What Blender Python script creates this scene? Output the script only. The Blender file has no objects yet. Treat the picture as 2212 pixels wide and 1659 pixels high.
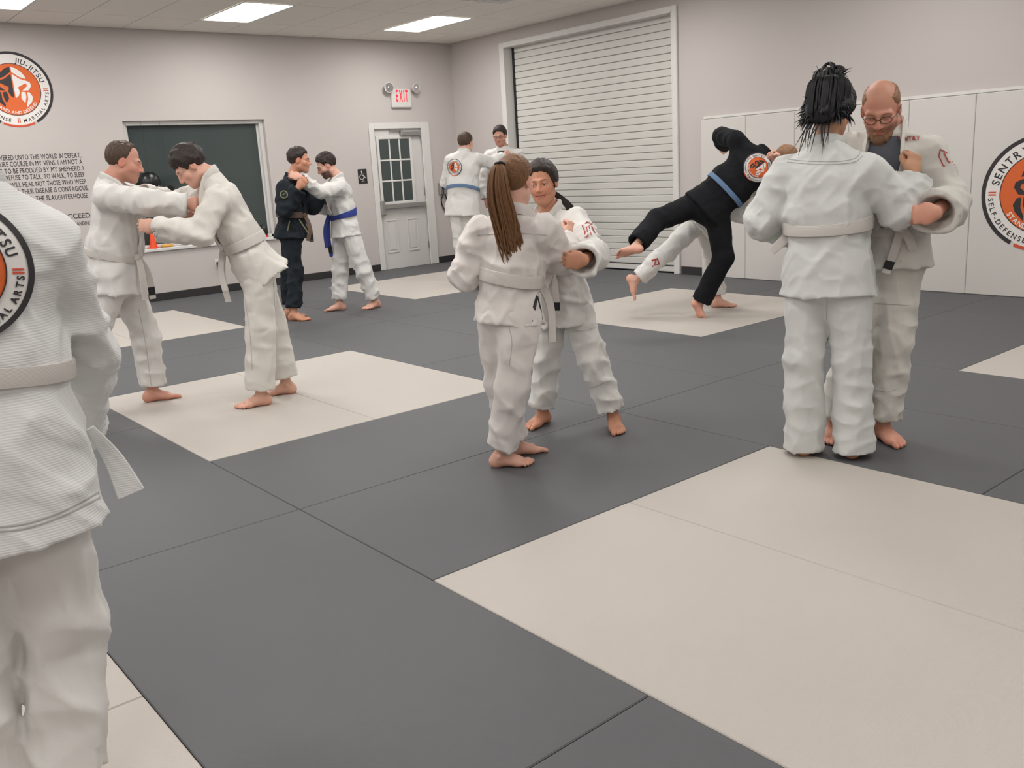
import bpy, math, random
import numpy as np
from mathutils import Matrix, Vector

# ------------------------------------------------------------------ camera, world, light, exposure
scn = bpy.context.scene
COL = scn.collection
random.seed(7)
RNG = np.random.RandomState(11)
F_PX = 1955.56                       # focal length in pixels of the 2212 x 1659 frame
CAM = np.array([-1.61046, -4.46376, 1.39344])
ROT = np.array([[0.7636981, -0.6431121, -0.056322], [-0.1929004, -0.1440689, -0.9705841], [0.6160801, 0.7520977, -0.2340817]])              # world -> camera (x right, y down, z forward)
cd = bpy.data.cameras.new('camera'); cam = bpy.data.objects.new('camera', cd); COL.objects.link(cam)
cd.sensor_width = 36.0; cd.lens = F_PX / 2212 * 36.0; cd.clip_start = 0.05; cd.clip_end = 100
m = Matrix.Identity(4)
for i in range(3):
    m[i][0] = ROT[0][i]; m[i][1] = -ROT[1][i]; m[i][2] = -ROT[2][i]; m[i][3] = CAM[i]
cam.matrix_world = m
scn.camera = cam
w = bpy.data.worlds.new('world'); scn.world = w; w.use_nodes = True
w.node_tree.nodes['Background'].inputs[0].default_value = (0.02, 0.025, 0.03, 1)
w.node_tree.nodes['Background'].inputs[1].default_value = 0.3
scn.view_settings.view_transform = 'Standard'; scn.view_settings.look = 'None'
scn.view_settings.gamma = 1.0; scn.view_settings.use_curve_mapping = False
scn.view_settings.exposure = 0.0
LAMP_W = 24.5                        # watts of each ceiling troffer
XR, YB, ZC = 7.0, 7.05, 3.22         # right wall, back wall, ceiling
X0, Y0 = -5.0, -8.0                  # walls behind the photographer

# ------------------------------------------------------------------ helpers
def ray(px, py):
    return ROT.T @ np.array([(px - 1106) / F_PX, (py - 829.5) / F_PX, 1.0])
def on_floor(px, py, z=0.0):
    d = ray(px, py); return CAM + d * ((z - CAM[2]) / d[2])
def at_dist(px, py, dist):
    d = ray(px, py); return CAM + d * (dist / math.hypot(d[0], d[1]))

def link(o, parent=None):
    COL.objects.link(o)
    if parent is not None: o.parent = parent
    return o
def tag(o, label=None, cat=None, group=None, kind=None):
    if label: o['label'] = label
    if cat: o['category'] = cat
    if group: o['group'] = group
    if kind: o['kind'] = kind
    return o
def empty(name, loc=(0, 0, 0), rz=0.0):
    o = bpy.data.objects.new(name, None); o.location = loc; o.rotation_euler = (0, 0, rz); o.empty_display_size = .1
    return link(o)
def mesh(name, V, F, mat=None, parent=None, smooth=False, col=None, inv=True):
    """V: n x 3 world (or parent-local) coordinates, F: list of faces or int array"""
    me = bpy.data.meshes.new(name)
    V = np.asarray(V, dtype=np.float64)
    if isinstance(F, np.ndarray) and F.ndim == 2:
        nf, k = F.shape
        me.vertices.add(len(V)); me.vertices.foreach_set('co', V.astype(np.float32).ravel())
        me.loops.add(nf * k); me.loops.foreach_set('vertex_index', F.astype(np.int32).ravel())
        me.polygons.add(nf); me.polygons.foreach_set('loop_start', np.arange(0, nf * k, k, dtype=np.int32))
        me.update(calc_edges=True); me.validate()
    else:
        me.from_pydata([tuple(v) for v in V], [], [tuple(int(i) for i in f) for f in F])
    if smooth and len(me.polygons): me.polygons.foreach_set('use_smooth', np.ones(len(me.polygons), dtype=bool))
    if col is not None:
        a = me.attributes.new('Col', 'FLOAT_COLOR', 'POINT')
        c = np.ones((len(V), 4), np.float32); c[:, :3] = col; a.data.foreach_set('color', c.ravel())
    if mat is not None: me.materials.append(mat)
    return link(bpy.data.objects.new(name, me), parent)

class MB:
    """collects simple shapes into one mesh"""
    def __init__(s): s.V = []; s.F = []
    def add(s, V, F):
        b = len(s.V); s.V += [tuple(v) for v in V]; s.F += [tuple(i + b for i in f) for f in F]; return s
    def box(s, lo, hi, bev=0.0):
        (x0, y0, z0), (x1, y1, z1) = lo, hi
        if bev <= 0:
            V = [(x, y, z) for z in (z0, z1) for y in (y0, y1) for x in (x0, x1)]
            F = [(0, 2, 3, 1), (4, 5, 7, 6), (0, 1, 5, 4), (2, 6, 7, 3), (0, 4, 6, 2), (1, 3, 7, 5)]
            return s.add(V, F)
        b = min(bev, abs(x1 - x0) * .49, abs(y1 - y0) * .49, abs(z1 - z0) * .49)
        V = []; ix = {}
        def p(ax, sx, sy, sz):
            k = (ax, sx, sy, sz)
            if k not in ix:
                c = [x1 if sx else x0, y1 if sy else y0, z1 if sz else z0]
                for a, sg in enumerate((sx, sy, sz)):
                    if a != ax: c[a] += (-b if sg else b)
                ix[k] = len(V); V.append(tuple(c))
            return ix[k]
        F = []
        for ax in range(3):
            for sg in (0, 1):
                o = [a for a in range(3) if a != ax]; q = []
                for (u, v) in ((0, 0), (1, 0), (1, 1), (0, 1)):
                    t = [0, 0, 0]; t[ax] = sg; t[o[0]] = u; t[o[1]] = v; q.append(p(ax, *t))
                flip = (sg == 1) ^ (ax == 1)
                F.append(tuple(q if flip else q[::-1]))
        for ax in range(3):
            a, c = [i for i in range(3) if i != ax]
            for sa in (0, 1):
                for sc in (0, 1):
                    e = []
                    for (nrm, t) in ((a, 0), (a, 1), (c, 1), (c, 0)):
                        k = [0, 0, 0]; k[a] = sa; k[c] = sc; k[ax] = t; e.append(p(nrm, *k))
                    F.append(tuple(e))
        for sx in (0, 1):
            for sy in (0, 1):
                for sz in (0, 1): F.append((p(0, sx, sy, sz), p(1, sx, sy, sz), p(2, sx, sy, sz)))
        s.add(V, F); s.fix = True
        return s
    def cyl(s, p0, p1, r0, r1=None, n=16, cap=True):
        p0 = np.array(p0, float); p1 = np.array(p1, float); r1 = r0 if r1 is None else r1
        w_ = p1 - p0; w_ /= np.linalg.norm(w_); u = np.cross(w_, (0, 0, 1.) if abs(w_[2]) < .9 else (1., 0, 0)); u /= np.linalg.norm(u); v = np.cross(w_, u)
        V = [];
        for c, r in ((p0, r0), (p1, r1)):
            for i in range(n):
                a = 2 * math.pi * i / n; V.append(c + r * (math.cos(a) * u + math.sin(a) * v))
        F = [(i, (i + 1) % n, n + (i + 1) % n, n + i) for i in range(n)]
        if cap: F += [tuple(range(n - 1, -1, -1)), tuple(range(n, 2 * n))]
        return s.add(V, F)
    def sphere(s, c, r, n=16, mrows=10, R=None):
        V = []; F = []
        r = np.array(r if hasattr(r, '__len__') else (r, r, r), float)
        for j in range(mrows + 1):
            t = math.pi * j / mrows
            for i in range(n):
                a = 2 * math.pi * i / n
                q = np.array([math.sin(t) * math.cos(a), math.sin(t) * math.sin(a), math.cos(t)]) * r
                if R is not None: q = R @ q
                V.append(q + np.array(c))
        for j in range(mrows):
            for i in range(n):
                k = (i + 1) % n
                F.append((j * n + i, (j + 1) * n + i, (j + 1) * n + k, j * n + k))
        return s.add(V, F)
    def tube(s, P, r, n=8, cap=True):
        """round tube through points P; r scalar or list"""
        P = np.array(P, float); m_ = len(P); r = np.full(m_, r) if np.isscalar(r) else np.array(r)
        T = np.gradient(P, axis=0); T /= np.linalg.norm(T, axis=1)[:, None] + 1e-9
        u = np.cross(T[0], (0, 0, 1.) if abs(T[0][2]) < .9 else (1., 0, 0)); u /= np.linalg.norm(u)
        V = []; F = []
        for i in range(m_):
            u = u - T[i] * (u @ T[i]); u /= np.linalg.norm(u); v = np.cross(T[i], u)
            for k in range(n):
                a = 2 * math.pi * k / n; V.append(P[i] + r[i] * (math.cos(a) * u + math.sin(a) * v))
        for i in range(m_ - 1):
            for k in range(n):
                q = (k + 1) % n; F.append((i * n + k, i * n + q, (i + 1) * n + q, (i + 1) * n + k))
        if cap: F += [tuple(range(n - 1, -1, -1)), tuple(range((m_ - 1) * n, m_ * n))]
        return s.add(V, F)
    def ribbon(s, P, N, wid, th, rnd=.35):
        """flat strap through P with outward normals N"""
        P = np.array(P, float); N = np.array(N, float); m_ = len(P)
        wid = np.full(m_, wid) if np.isscalar(wid) else np.array(wid)
        T = np.gradient(P, axis=0); T /= np.linalg.norm(T, axis=1)[:, None] + 1e-9
        prof = [(-.5, -.5 + rnd * .0), (-.5, .0), (-.46, .35), (-.25, .5), (.25, .5), (.46, .35), (.5, 0.), (.5, -.5)]
        k = len(prof); V = []; F = []
        for i in range(m_):
            n_ = N[i] - T[i] * (N[i] @ T[i]); n_ /= np.linalg.norm(n_) + 1e-9; b = np.cross(T[i], n_)
            for (x, y) in prof: V.append(P[i] + b * x * wid[i] + n_ * y * th)
        for i in range(m_ - 1):
            for q in range(k):
                z = (q + 1) % k; F.append((i * k + q, i * k + z, (i + 1) * k + z, (i + 1) * k + q))
        F += [tuple(range(k - 1, -1, -1)), tuple(range((m_ - 1) * k, m_ * k))]
        return s.add(V, F)
    def prism(s, poly, y0, y1, f=None):
        """extrude 2-D polygon (x,z) between y0 and y1"""
        n = len(poly); V = [(x, y0, z) for x, z in poly] + [(x, y1, z) for x, z in poly]
        F = [tuple(range(n)), tuple(range(2 * n - 1, n - 1, -1))] + [((i + 1) % n, i, n + i, n + (i + 1) % n) for i in range(n)]
        return s.add(V, F)
    def build(s, name, mat, parent=None, smooth=False):
        o = mesh(name, s.V, s.F, mat, parent, smooth)
        fix_normals(o.data)
        if smooth: o.data.set_sharp_from_angle(angle=math.radians(42))
        return o
import bmesh
def fix_normals(me):
    bm = bmesh.new(); bm.from_mesh(me); bmesh.ops.recalc_face_normals(bm, faces=bm.faces); bm.to_mesh(me); bm.free()

# ------------------------------------------------------------------ materials
def srgb(r, g, b):
    f = lambda c: (c / 255 / 12.92) if c <= 10.3 else ((c / 255 + .055) / 1.055) ** 2.4
    return (f(r), f(g), f(b))
MATS = {}
def mat(name, col=(.8, .8, .8), rough=.6, metal=0., bump=None, emit=None, spec=.5, attr=False, var=0., sheen=0., alpha=None, trans=0., coat=0.):
    """bump: list of (kind, scale xyz, strength, distance) layers of fine relief"""
    if name in MATS: return MATS[name]
    M = bpy.data.materials.new(name); M.use_nodes = True; nt = M.node_tree; N = nt.nodes; L = nt.links
    b = N['Principled BSDF']; b.inputs['Roughness'].default_value = rough; b.inputs['Metallic'].default_value = metal
    b.inputs['Specular IOR Level'].default_value = spec
    b.inputs['Base Color'].default_value = (*col, 1)
    if sheen: b.inputs['Sheen Weight'].default_value = sheen
    if trans: b.inputs['Transmission Weight'].default_value = trans
    if coat: b.inputs['Coat Weight'].default_value = coat
    if alpha is not None: b.inputs['Alpha'].default_value = alpha
    src = None
    if attr:
        a = N.new('ShaderNodeAttribute'); a.attribute_name = 'Col'; src = a.outputs['Color']
    if var:
        tc = N.new('ShaderNodeTexCoord'); nz = N.new('ShaderNodeTexNoise'); nz.inputs['Scale'].default_value = 6; nz.inputs['Detail'].default_value = 6
        L.new(tc.outputs['Object'], nz.inputs['Vector'])
        rm = N.new('ShaderNodeMapRange'); rm.inputs['To Min'].default_value = 1 - var; rm.inputs['To Max'].default_value = 1 + var
        L.new(nz.outputs['Fac'], rm.inputs['Value'])
        mx = N.new('ShaderNodeVectorMath'); mx.operation = 'SCALE'; L.new(rm.outputs['Result'], mx.inputs['Scale'])
        if src is not None: L.new(src, mx.inputs[0])
        else: mx.inputs[0].default_value = col
        src = mx.outputs['Vector']
    if src is not None: L.new(src, b.inputs['Base Color'])
    if emit: b.inputs['Emission Color'].default_value = (*emit[0], 1); b.inputs['Emission Strength'].default_value = emit[1]
    if bump:
        tc = N.new('ShaderNodeTexCoord'); prev = None
        for kind, sc, st, dist in bump:
            mp = N.new('ShaderNodeMapping'); mp.inputs['Scale'].default_value = sc; L.new(tc.outputs['Object'], mp.inputs['Vector'])
            if kind == 'noise':
                t = N.new('ShaderNodeTexNoise'); t.inputs['Scale'].default_value = 1; t.inputs['Detail'].default_value = 4; out = t.outputs['Fac']
            elif kind == 'ridge':
                t = N.new('ShaderNodeTexNoise'); t.noise_type = 'RIDGED_MULTIFRACTAL'; t.inputs['Scale'].default_value = 1; t.inputs['Detail'].default_value = 3; t.inputs['Distortion'].default_value = .4; out = t.outputs['Fac']
            elif kind == 'wavex' or kind == 'wavez' or kind == 'wavey':
                t = N.new('ShaderNodeTexWave'); t.bands_direction = kind[-1].upper(); t.inputs['Scale'].default_value = 1; t.inputs['Distortion'].default_value = .6; t.inputs['Detail'].default_value = 1; out = t.outputs['Fac']
            else:
                t = N.new('ShaderNodeTexVoronoi'); t.inputs['Scale'].default_value = 1; out = t.outputs['Distance']
            L.new(mp.outputs['Vector'], t.inputs['Vector'])
            bp = N.new('ShaderNodeBump'); bp.inputs['Strength'].default_value = st; bp.inputs['Distance'].default_value = dist
            L.new(out, bp.inputs['Height'])
            if prev is not None: L.new(prev, bp.inputs['Normal'])
            prev = bp.outputs['Normal']
        L.new(prev, b.inputs['Normal'])
    MATS[name] = M
    return M

M_wall = mat('wall paint', srgb(194, 187, 183), .75, bump=[('noise', (90, 90, 90), .08, .004)])
M_ceil = mat('ceiling tile', srgb(236, 231, 224), .9, bump=[('noise', (160, 160, 160), .25, .003)])
M_tbar = mat('ceiling grid', srgb(226, 221, 214), .5)
M_matg = mat('grey mat', srgb(84, 85, 87), .60, var=.03, bump=[('wavey', (20, 95, 20), .22, .002), ('noise', (230, 60, 60), .2, .0015)])
M_matw = mat('cream mat', srgb(182, 175, 167), .60, var=.015, bump=[('wavey', (20, 95, 20), .22, .002), ('noise', (230, 60, 60), .2, .0015)])
M_base = mat('black baseboard', srgb(46, 44, 44), .5)
M_under = mat('subfloor', srgb(50, 48, 48), .9)
M_white = mat('white trim paint', srgb(214, 212, 208), .45)
M_door = mat('door paint', srgb(208, 205, 202), .5)
M_pad = mat('white vinyl pad', srgb(208, 204, 199), .45, bump=[('noise', (60, 60, 60), .05, .003)])
M_slat = mat('shutter slat', srgb(206, 204, 198), .42, bump=[('noise', (4, 4, 4), .06, .02)])
M_groove = mat('shutter groove', srgb(165, 161, 154), .7)
M_alu = mat('grey metal', srgb(160, 158, 155), .35, metal=.7)
M_silver = mat('silver reflector', srgb(215, 215, 215), .15, metal=.9)
M_black = mat('black plastic', srgb(26, 26, 27), .45)
M_glass = mat('dark glass', srgb(62, 71, 70), .06, spec=.6)
M_orange = mat('orange print', srgb(214, 98, 40), .6)
M_red = mat('red print', srgb(206, 80, 52), .6)
M_ink = mat('black print', srgb(44, 40, 42), .6)
M_printw = mat('white print', srgb(226, 222, 218), .6)
M_sign = mat('black sign', srgb(38, 36, 36), .5)
M_exit = mat('exit letters', srgb(225, 30, 45), .5, emit=((1., .02, .04), .55))
M_lamp = mat('lamp diffuser', (1, 1, 1), .5, emit=((1.0, .97, .93), 7.0))

# ------------------------------------------------------------------ the room
def struct(name, mb, mt, parent=None):
    o = mb.build(name, mt, parent)
    if parent is None: o['kind'] = 'structure'
    return o
floor = struct('floor', MB().box((X0, Y0, -.12), (XR, YB, -.042)), M_under)
# martial-arts mats, 1 x 2 m, bevelled, laid on the floor in the photo's basket pattern
def mat_mesh(nm, lx, ly, mt):
    mb = MB().box((.0015, .0015, -.04), (lx - .0015, ly - .0015, 0), .003)
    me = bpy.data.meshes.new(nm); me.from_pydata(mb.V, [], mb.F); fix_normals(me); me.materials.append(mt); return me
MM = {(l, c): mat_mesh('floor_mat', *( (2, 1) if l == 'x' else (1, 2)), M_matw if c == 'w' else M_matg) for l in 'xy' for c in 'wg'}
MM1 = {c: mat_mesh('floor_mat', 1, 1, M_matw if c == 'w' else M_matg) for c in 'wg'}
def put_mat(x, y, l, c):
    o = bpy.data.objects.new('floor_mat', MM[(l, c)] if l in 'xy' else MM1[c]); o.location = (x, y, 0); link(o, floor)
# u = x, v = -y of the mat grid
for j in range(-4, 4):                       # 2 m blocks along y
    y = 2 * j
    for i in (0, 2):                         # columns with cream blocks
        x = 2 * i
        if j in (-2, 0, 2) :                 # cream 2 x 2 m squares
            for k in (0, 1): put_mat(x + k, y, 'y', 'w')
        else:
            for k in (0, 1): put_mat(x, y + k, 'x', 'g') if y + k + 1 <= 7.05 else None
for y in range(-7, 7, 2):                    # the lanes between them, staggered by a metre
    for x in (-1, 2, 3, 6):
        put_mat(x, y, 'y', 'g')
for x in (-1, 2, 3, 6): put_mat(x, -8, 'q', 'g')
for x in (-3, -2):
    for y in (-8, -6, 0, 2, 4): put_mat(x, y, 'y', 'g')
    for y in (-4, -2): put_mat(x, y, 'y', 'w')
for y in range(-8, 6, 2):
    put_mat(-5, y, 'y', 'g'); put_mat(-4, y, 'y', 'g')
struct('trim_1', MB().box((X0, 6.001, -.04), (XR - 1e-3, YB, -.001)), M_matg)
# ceiling with lay-in tiles and troffers
ceiling = struct('ceiling', MB().box((X0, Y0, ZC + .012), (XR, YB, ZC + .1)), M_tbar)
TX, TY = .61, 1.22
def tile_mesh(w_, h_):
    mb = MB().box((.0045, .0045, -.006), (w_ - .0045, h_ - .0045, .011))
    me = bpy.data.meshes.new('ceiling_tile'); me.from_pydata(mb.V, [], mb.F); fix_normals(me); me.materials.append(M_ceil); return me
TILE = tile_mesh(TX, TY)
LX = [.70 + 2.44 * k for k in range(-2, 3)]
LY = [5.62 - 3.05 * k for k in range(5)]
DIM = [1., 1., .85, .36, .36]                 # the rows over the photographer are dimmed
gx0 = .70 - TX / 2; gy0 = 5.62 - TY / 2
def is_light(cx, cy):
    return any(abs(cx - a) < .2 and abs(cy - b) < .7 for a in LX for b in LY)
lamps = []
for a in LX:
    for b in LY: lamps.append((a, b))
VENT = (5.27, 3.80)
for i in range(-9, 12):
    x = gx0 + TX * i
    if x + TX < X0 + .3 or x > XR: continue
    ys = []
    for b in LY:                              # tiles between two light rows: 1.22 light, then 1.22 + .61
        ys += [(b - TY / 2, TY), (b - TY / 2 - TY, TY), (b - TY / 2 - TY - .61, .61)]
    ys += [(LY[0] + TY / 2, YB - LY[0] - TY / 2)]
    for (y, hgt) in ys:
        if y < Y0: continue
        x1 = min(TX, XR - x)
        if x < X0: continue
        if is_light(x + TX / 2, y + hgt / 2): continue
        if abs(x + TX / 2 - VENT[0]) < .3 and y < VENT[1] < y + hgt and hgt < .7: continue
        me = TILE if (hgt == TY and x1 == TX) else tile_mesh(x1, hgt)
        o = bpy.data.objects.new('ceiling_tile', me); o.location = (x, y, ZC); link(o, ceiling)
def troffer(cx, cy, label, on=1.):
    t = empty('ceiling_light', (cx, cy, ZC))
    tag(t, label, 'light', 'ceiling troffers')
    f = MB()
    for (a, b) in (((-.30, -.605), (-.275, .605)), ((.275, -.605), (.30, .605)), ((-.275, -.605), (.275, -.582)), ((-.275, .582), (.275, .605))):
        f.box((a[0], a[1], -.012), (b[0], b[1], .0))
    f.build('frame', M_white, t)
    MB().box((-.275, -.582, -.008), (.275, .582, -.002)).build('diffuser', M_lamp, t)
    ld = bpy.data.lights.new('lamp', 'AREA'); ld.shape = 'RECTANGLE'; ld.size = .55; ld.size_y = 1.16; ld.energy = LAMP_W * on; ld.color = (1, .992, .985)
    lo = bpy.data.objects.new('lamp', ld); lo.location = (0, 0, -.014); link(lo, t)
for (a, b) in lamps:
    if b == LY[0] and a == LX[2]: lb = 'bright ceiling panel light above the round wall logo, cut by the left frame edge'
    elif b == LY[0] and a == LX[3]: lb = 'bright ceiling panel light above the dark window, middle one of the far row'
    elif b == LY[0] and a == LX[4]: lb = 'bright ceiling panel light nearest the corner, above the exit sign'
    else: lb = 'rectangular ceiling panel light above or behind the photographer, out of view'
    troffer(a, b, lb, DIM[LY.index(b)] * (.72 if a == LX[4] and b != LY[0] else 1.))
# ceiling air vent
v = tag(empty('ceiling_vent', (VENT[0], VENT[1], ZC)), 'square louvred air vent in the ceiling at the top edge', 'vent')
f = MB()
for k in range(4):
    r0, r1 = .29 - k * .065, .29 - k * .065 - .03
    for (a, b) in (((-r0, -r0), (-r1, r0)), ((r1, -r0), (r0, r0)), ((-r1, -r0), (r1, -r1)), ((-r1, r1), (r1, r0))):
        f.box((a[0], a[1], -.012 - .006 * k), (b[0], b[1], .0 - .006 * k))
f.build('louvre', M_white, v); MB().box((-.29, -.29, 0), (.29, .29, .01)).build('backing', M_black, v)

# --- back wall with window and door openings
WX0, WX1, WZ0, WZ1 = 2.08, 3.885, .62, 2.168
DX0, DX1, DZ = 5.53, 6.40, 2.02
b = MB(); T = .16
for (x0, x1, z0, z1) in ((X0, WX0, -.12, ZC + .1), (WX0, WX1, -.12, WZ0), (WX0, WX1, WZ1, ZC + .1), (WX1, DX0, -.12, ZC + .1), (DX0, DX1, DZ, ZC + .1), (DX1, XR + .3, -.12, ZC + .1)):
    b.box((x0, YB, z0), (x1, YB + T, z1))
wall_back = struct('wall_back', b, M_wall)
# --- right wall with the roll-up opening
RY0, RY1, RZ = 2.755, 5.785, 3.005
b = MB()
for (y0, y1, z0, z1) in ((Y0, RY0, -.12, ZC + .1), (RY0, RY1, RZ, ZC + .1), (RY1, YB, -.12, ZC + .1)):
    b.box((XR, y0, z0), (XR + .3, y1, z1))
wall_right = struct('wall_right', b, M_wall)
struct('wall_left', MB().box((X0 - .15, Y0, -.12), (X0, YB, ZC + .1)), M_wall)
struct('wall_front', MB().box((X0 - .15, Y0 - .15, -.12), (XR + .3, Y0, ZC + .1)), M_wall)
# baseboards
for i, (x0, x1) in enumerate(((X0, DX0 - .075), (DX1 + .10, XR - .013))):
    o = struct('baseboard_back', MB().box((x0, YB - .012, -.001), (x1, YB - 1e-3, .095), .004), M_base)
struct('baseboard_right', MB().box((XR - .012, RY1 + .1, -.001), (XR - 1e-3, YB - .002, .095), .004), M_base)
struct('baseboard_right', MB().box((XR - .012, 2.335, -.001), (XR - 1e-3, RY0 - .08, .095), .004), M_base)
# --- window: deep reveal, white frame, dark pane
f = MB(); yo = YB + .10; yi = YB + .15
for (x0, x1, z0, z1) in ((WX0, WX0 + .05, WZ0 + .06, WZ1), (WX1 - .05, WX1, WZ0 + .06, WZ1), (WX0 + .05, WX1 - .05, WZ1 - .05, WZ1), (WX0 + .05, WX1 - .05, WZ0 + .03, WZ0 + .07)):
    f.box((x0, YB + .055, z0), (x1, YB + .155, z1), .006)
win = struct('window_1', f, M_white)
MB().box((WX0 + .04, YB + .115, WZ0 + .05), (WX1 - .04, YB + .125, WZ1 - .04)).build('pane', M_glass, win)
f = MB().box((WX0 + .052, YB + .104, WZ0 + .072), (WX0 + .075, YB + .118, WZ1 - .052)).box((WX1 - .075, YB + .104, WZ0 + .072), (WX1 - .052, YB + .118, WZ1 - .052))
f.build('glazing_bead', M_white, win)
MB().box((WX0 - .03, YB - .03, WZ0 - .012), (WX1 + .03, YB + .1, WZ0 + .028), .006).build('window_sill', M_white, win)
# --- door with nine lights, panels, panic bar and closer
d1 = struct('door_1', MB().box((DX0, YB + .02, 0), (DX1, YB + .06, DZ)), M_door)
f = MB()
cw = .075
for (x0, x1, z0, z1) in ((DX0 - cw, DX0 + .012, 0, DZ + cw), (DX1 - .05, DX1 + .10, 0, DZ + cw), (DX0 + .012, DX1 - .05, DZ - .012, DZ + cw)):
    f.box((x0, YB - .018, z0), (x1, YB - 1e-3, z1), .006)
f.build('door_casing', M_white, d1)
gx = (5.615, 6.137); gz = (.98, 1.865); yd = YB + .02
f = MB()
for (x0, x1, z0, z1) in ((gx[0] - .045, gx[0], gz[0] - .045, gz[1] + .045), (gx[1], gx[1] + .045, gz[0] - .045, gz[1] + .045), (gx[0], gx[1], gz[1], gz[1] + .045), (gx[0], gx[1], gz[0] - .045, gz[0])):
    f.box((x0, yd - .02, z0), (x1, yd, z1), .005)
f.build('lite_frame', M_white, d1)
pw = (gx[1] - gx[0]) / 3; ph = (gz[1] - gz[0]) / 3
for i in range(3):
    for k in range(3):
        MB().box((gx[0] + i * pw + .004, yd - .008, gz[0] + k * ph + .004), (gx[0] + (i + 1) * pw - .004, yd - .002, gz[0] + (k + 1) * ph - .004)).build('pane', M_glass, d1)
for i in (1, 2): MB().box((gx[0] + i * pw - .012, yd - .016, gz[0]), (gx[0] + i * pw + .012, yd - .003, gz[1]), .004).build('muntin', M_white, d1)
for k in (1, 2): MB().box((gx[0], yd - .017, gz[0] + k * ph - .012), (gx[1], yd - .003, gz[0] + k * ph + .012), .004).build('muntin', M_white, d1)
for (x0, x1) in ((5.62, 5.825), (5.985, 6.185)):
    f = MB()
    for (a0, a1, b0, b1) in ((x0, x0 + .02, .235, .72), (x1 - .02, x1, .235, .72), (x0 + .02, x1 - .02, .70, .72), (x0 + .02, x1 - .02, .235, .255)):
        f.box((a0, yd - .010, b0), (a1, yd, b1), .004)
    f.box((x0 + .045, yd - .008, .28), (x1 - .045, yd, .675), .006)
    f.build('door_panel', M_door, d1)
f = MB().box((5.555, yd - .075, .875), (6.325, yd - .035, .945), .01).box((5.53, yd - .085, .79), (5.60, yd, 1.0), .012).box((6.27, yd - .06, .88), (6.325, yd, .94), .008)
f.build('panic_bar', M_alu, d1)
f = MB().box((5.98, yd - .06, 1.905), (6.325, yd, 1.965), .008); f.cyl((6.0, yd - .03, 1.965), (6.0, yd - .03, 1.99), .012).box((5.80, yd - .045, 1.985), (6.02, yd - .02, 1.997))
f.build('door_closer', M_alu, d1)
for z in (.25, 1.05, 1.8): MB().cyl((DX1 - .052, yd - .012, z), (DX1 - .052, yd - .012, z + .1), .008, n=8).build('hinge', M_alu, d1)

# --- roll-up shutter
d2b = MB(); REC = .13
for (y0, y1, z0, z1) in ((RY0 - .07, RY0, 0, RZ + .06), (RY1, RY1 + .09, 0, RZ + .06), (RY0, RY1, RZ, RZ + .06)):
    d2b.box((XR - .035, y0, z0), (XR - 1e-3, y1, z1), .006)
d2b.box((XR - .034, RY1 - .012, 0), (XR + .28, RY1 + .004, RZ)).box((XR - .034, RY0 - .004, 0), (XR + .28, RY0 + .012, RZ)).box((XR - .034, RY0, RZ - .012), (XR + .28, RY1, RZ + .004))
d2 = struct('door_2', d2b, M_white)
MB().box((XR + REC - .012, RY1 - .055, 0), (XR + REC + .05, RY1 - .012, RZ)).build('guide_rail', M_black, d2)
MB().box((XR + REC - .012, RY0 + .012, 0), (XR + REC + .05, RY0 + .03, RZ)).build('guide_rail', M_alu, d2)
MB().box((XR + REC + .012, RY0 + .02, 0.01), (XR + REC + .03, RY1 - .02, RZ)).build('shutter_backing', M_groove, d2)
pitch = .0863
ns = 34
sl = MB()
prof = []
for t, dpt in ((0, -.004), (.015, .001), (.05, .0032), (.10, .004), (.5, .0046), (.90, .004), (.95, .0032), (.985, .001), (1., -.004)):
    prof.append((XR + REC - dpt, .003 + t * (pitch - .005)))
n = len(prof) - 1
V = [(x, RY0 + .02, z) for x, z in prof] + [(x, RY1 - .03, z) for x, z in prof] + [(XR + REC + .012, RY0 + .02, .004), (XR + REC + .012, RY0 + .02, pitch - .003), (XR + REC + .012, RY1 - .03, .004), (XR + REC + .012, RY1 - .03, pitch - .003)]
k0 = n + 1
Fs = [(i, i + 1, k0 + i + 1, k0 + i) for i in range(n)] + [(n, 2 * k0 + 1, 2 * k0 + 3, k0 + n), (0, k0, 2 * k0 + 2, 2 * k0)]
sm = bpy.data.meshes.new('slat'); sm.from_pydata(V, [], Fs); fix_normals(sm); sm.materials.append(M_slat)
for i in range(ns):
    o = bpy.data.objects.new('slat', sm); o.location = (0, 0, .075 + i * pitch); link(o, d2)
MB().box((XR + REC - .03, RY0 + .014, .0), (XR + REC + .03, RY1 - .014, .072), .006).build('bottom_bar', M_white, d2)
MB().box((XR + REC - .034, RY0 + .014, .074), (XR + REC + .0, RY1 - .014, .080)).build('weather_strip', M_base, d2)

# --- wall pads on the right wall
PW = .61; n_pad = 0
y = 2.333
while y > Y0 + .3:
    y1 = max(y - PW, Y0 + .001)
    MB().box((XR - .05, y1 + .0015, .002), (XR - 1e-3, y - .0015, 1.778), .006).build('wall_pad', M_pad, wall_right)
    y -= PW
MB().box((XR - .03, Y0 + .001, 1.782), (XR - 1e-3, 2.31, 1.812), .004).build('pad_rail', M_white, wall_right)

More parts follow.
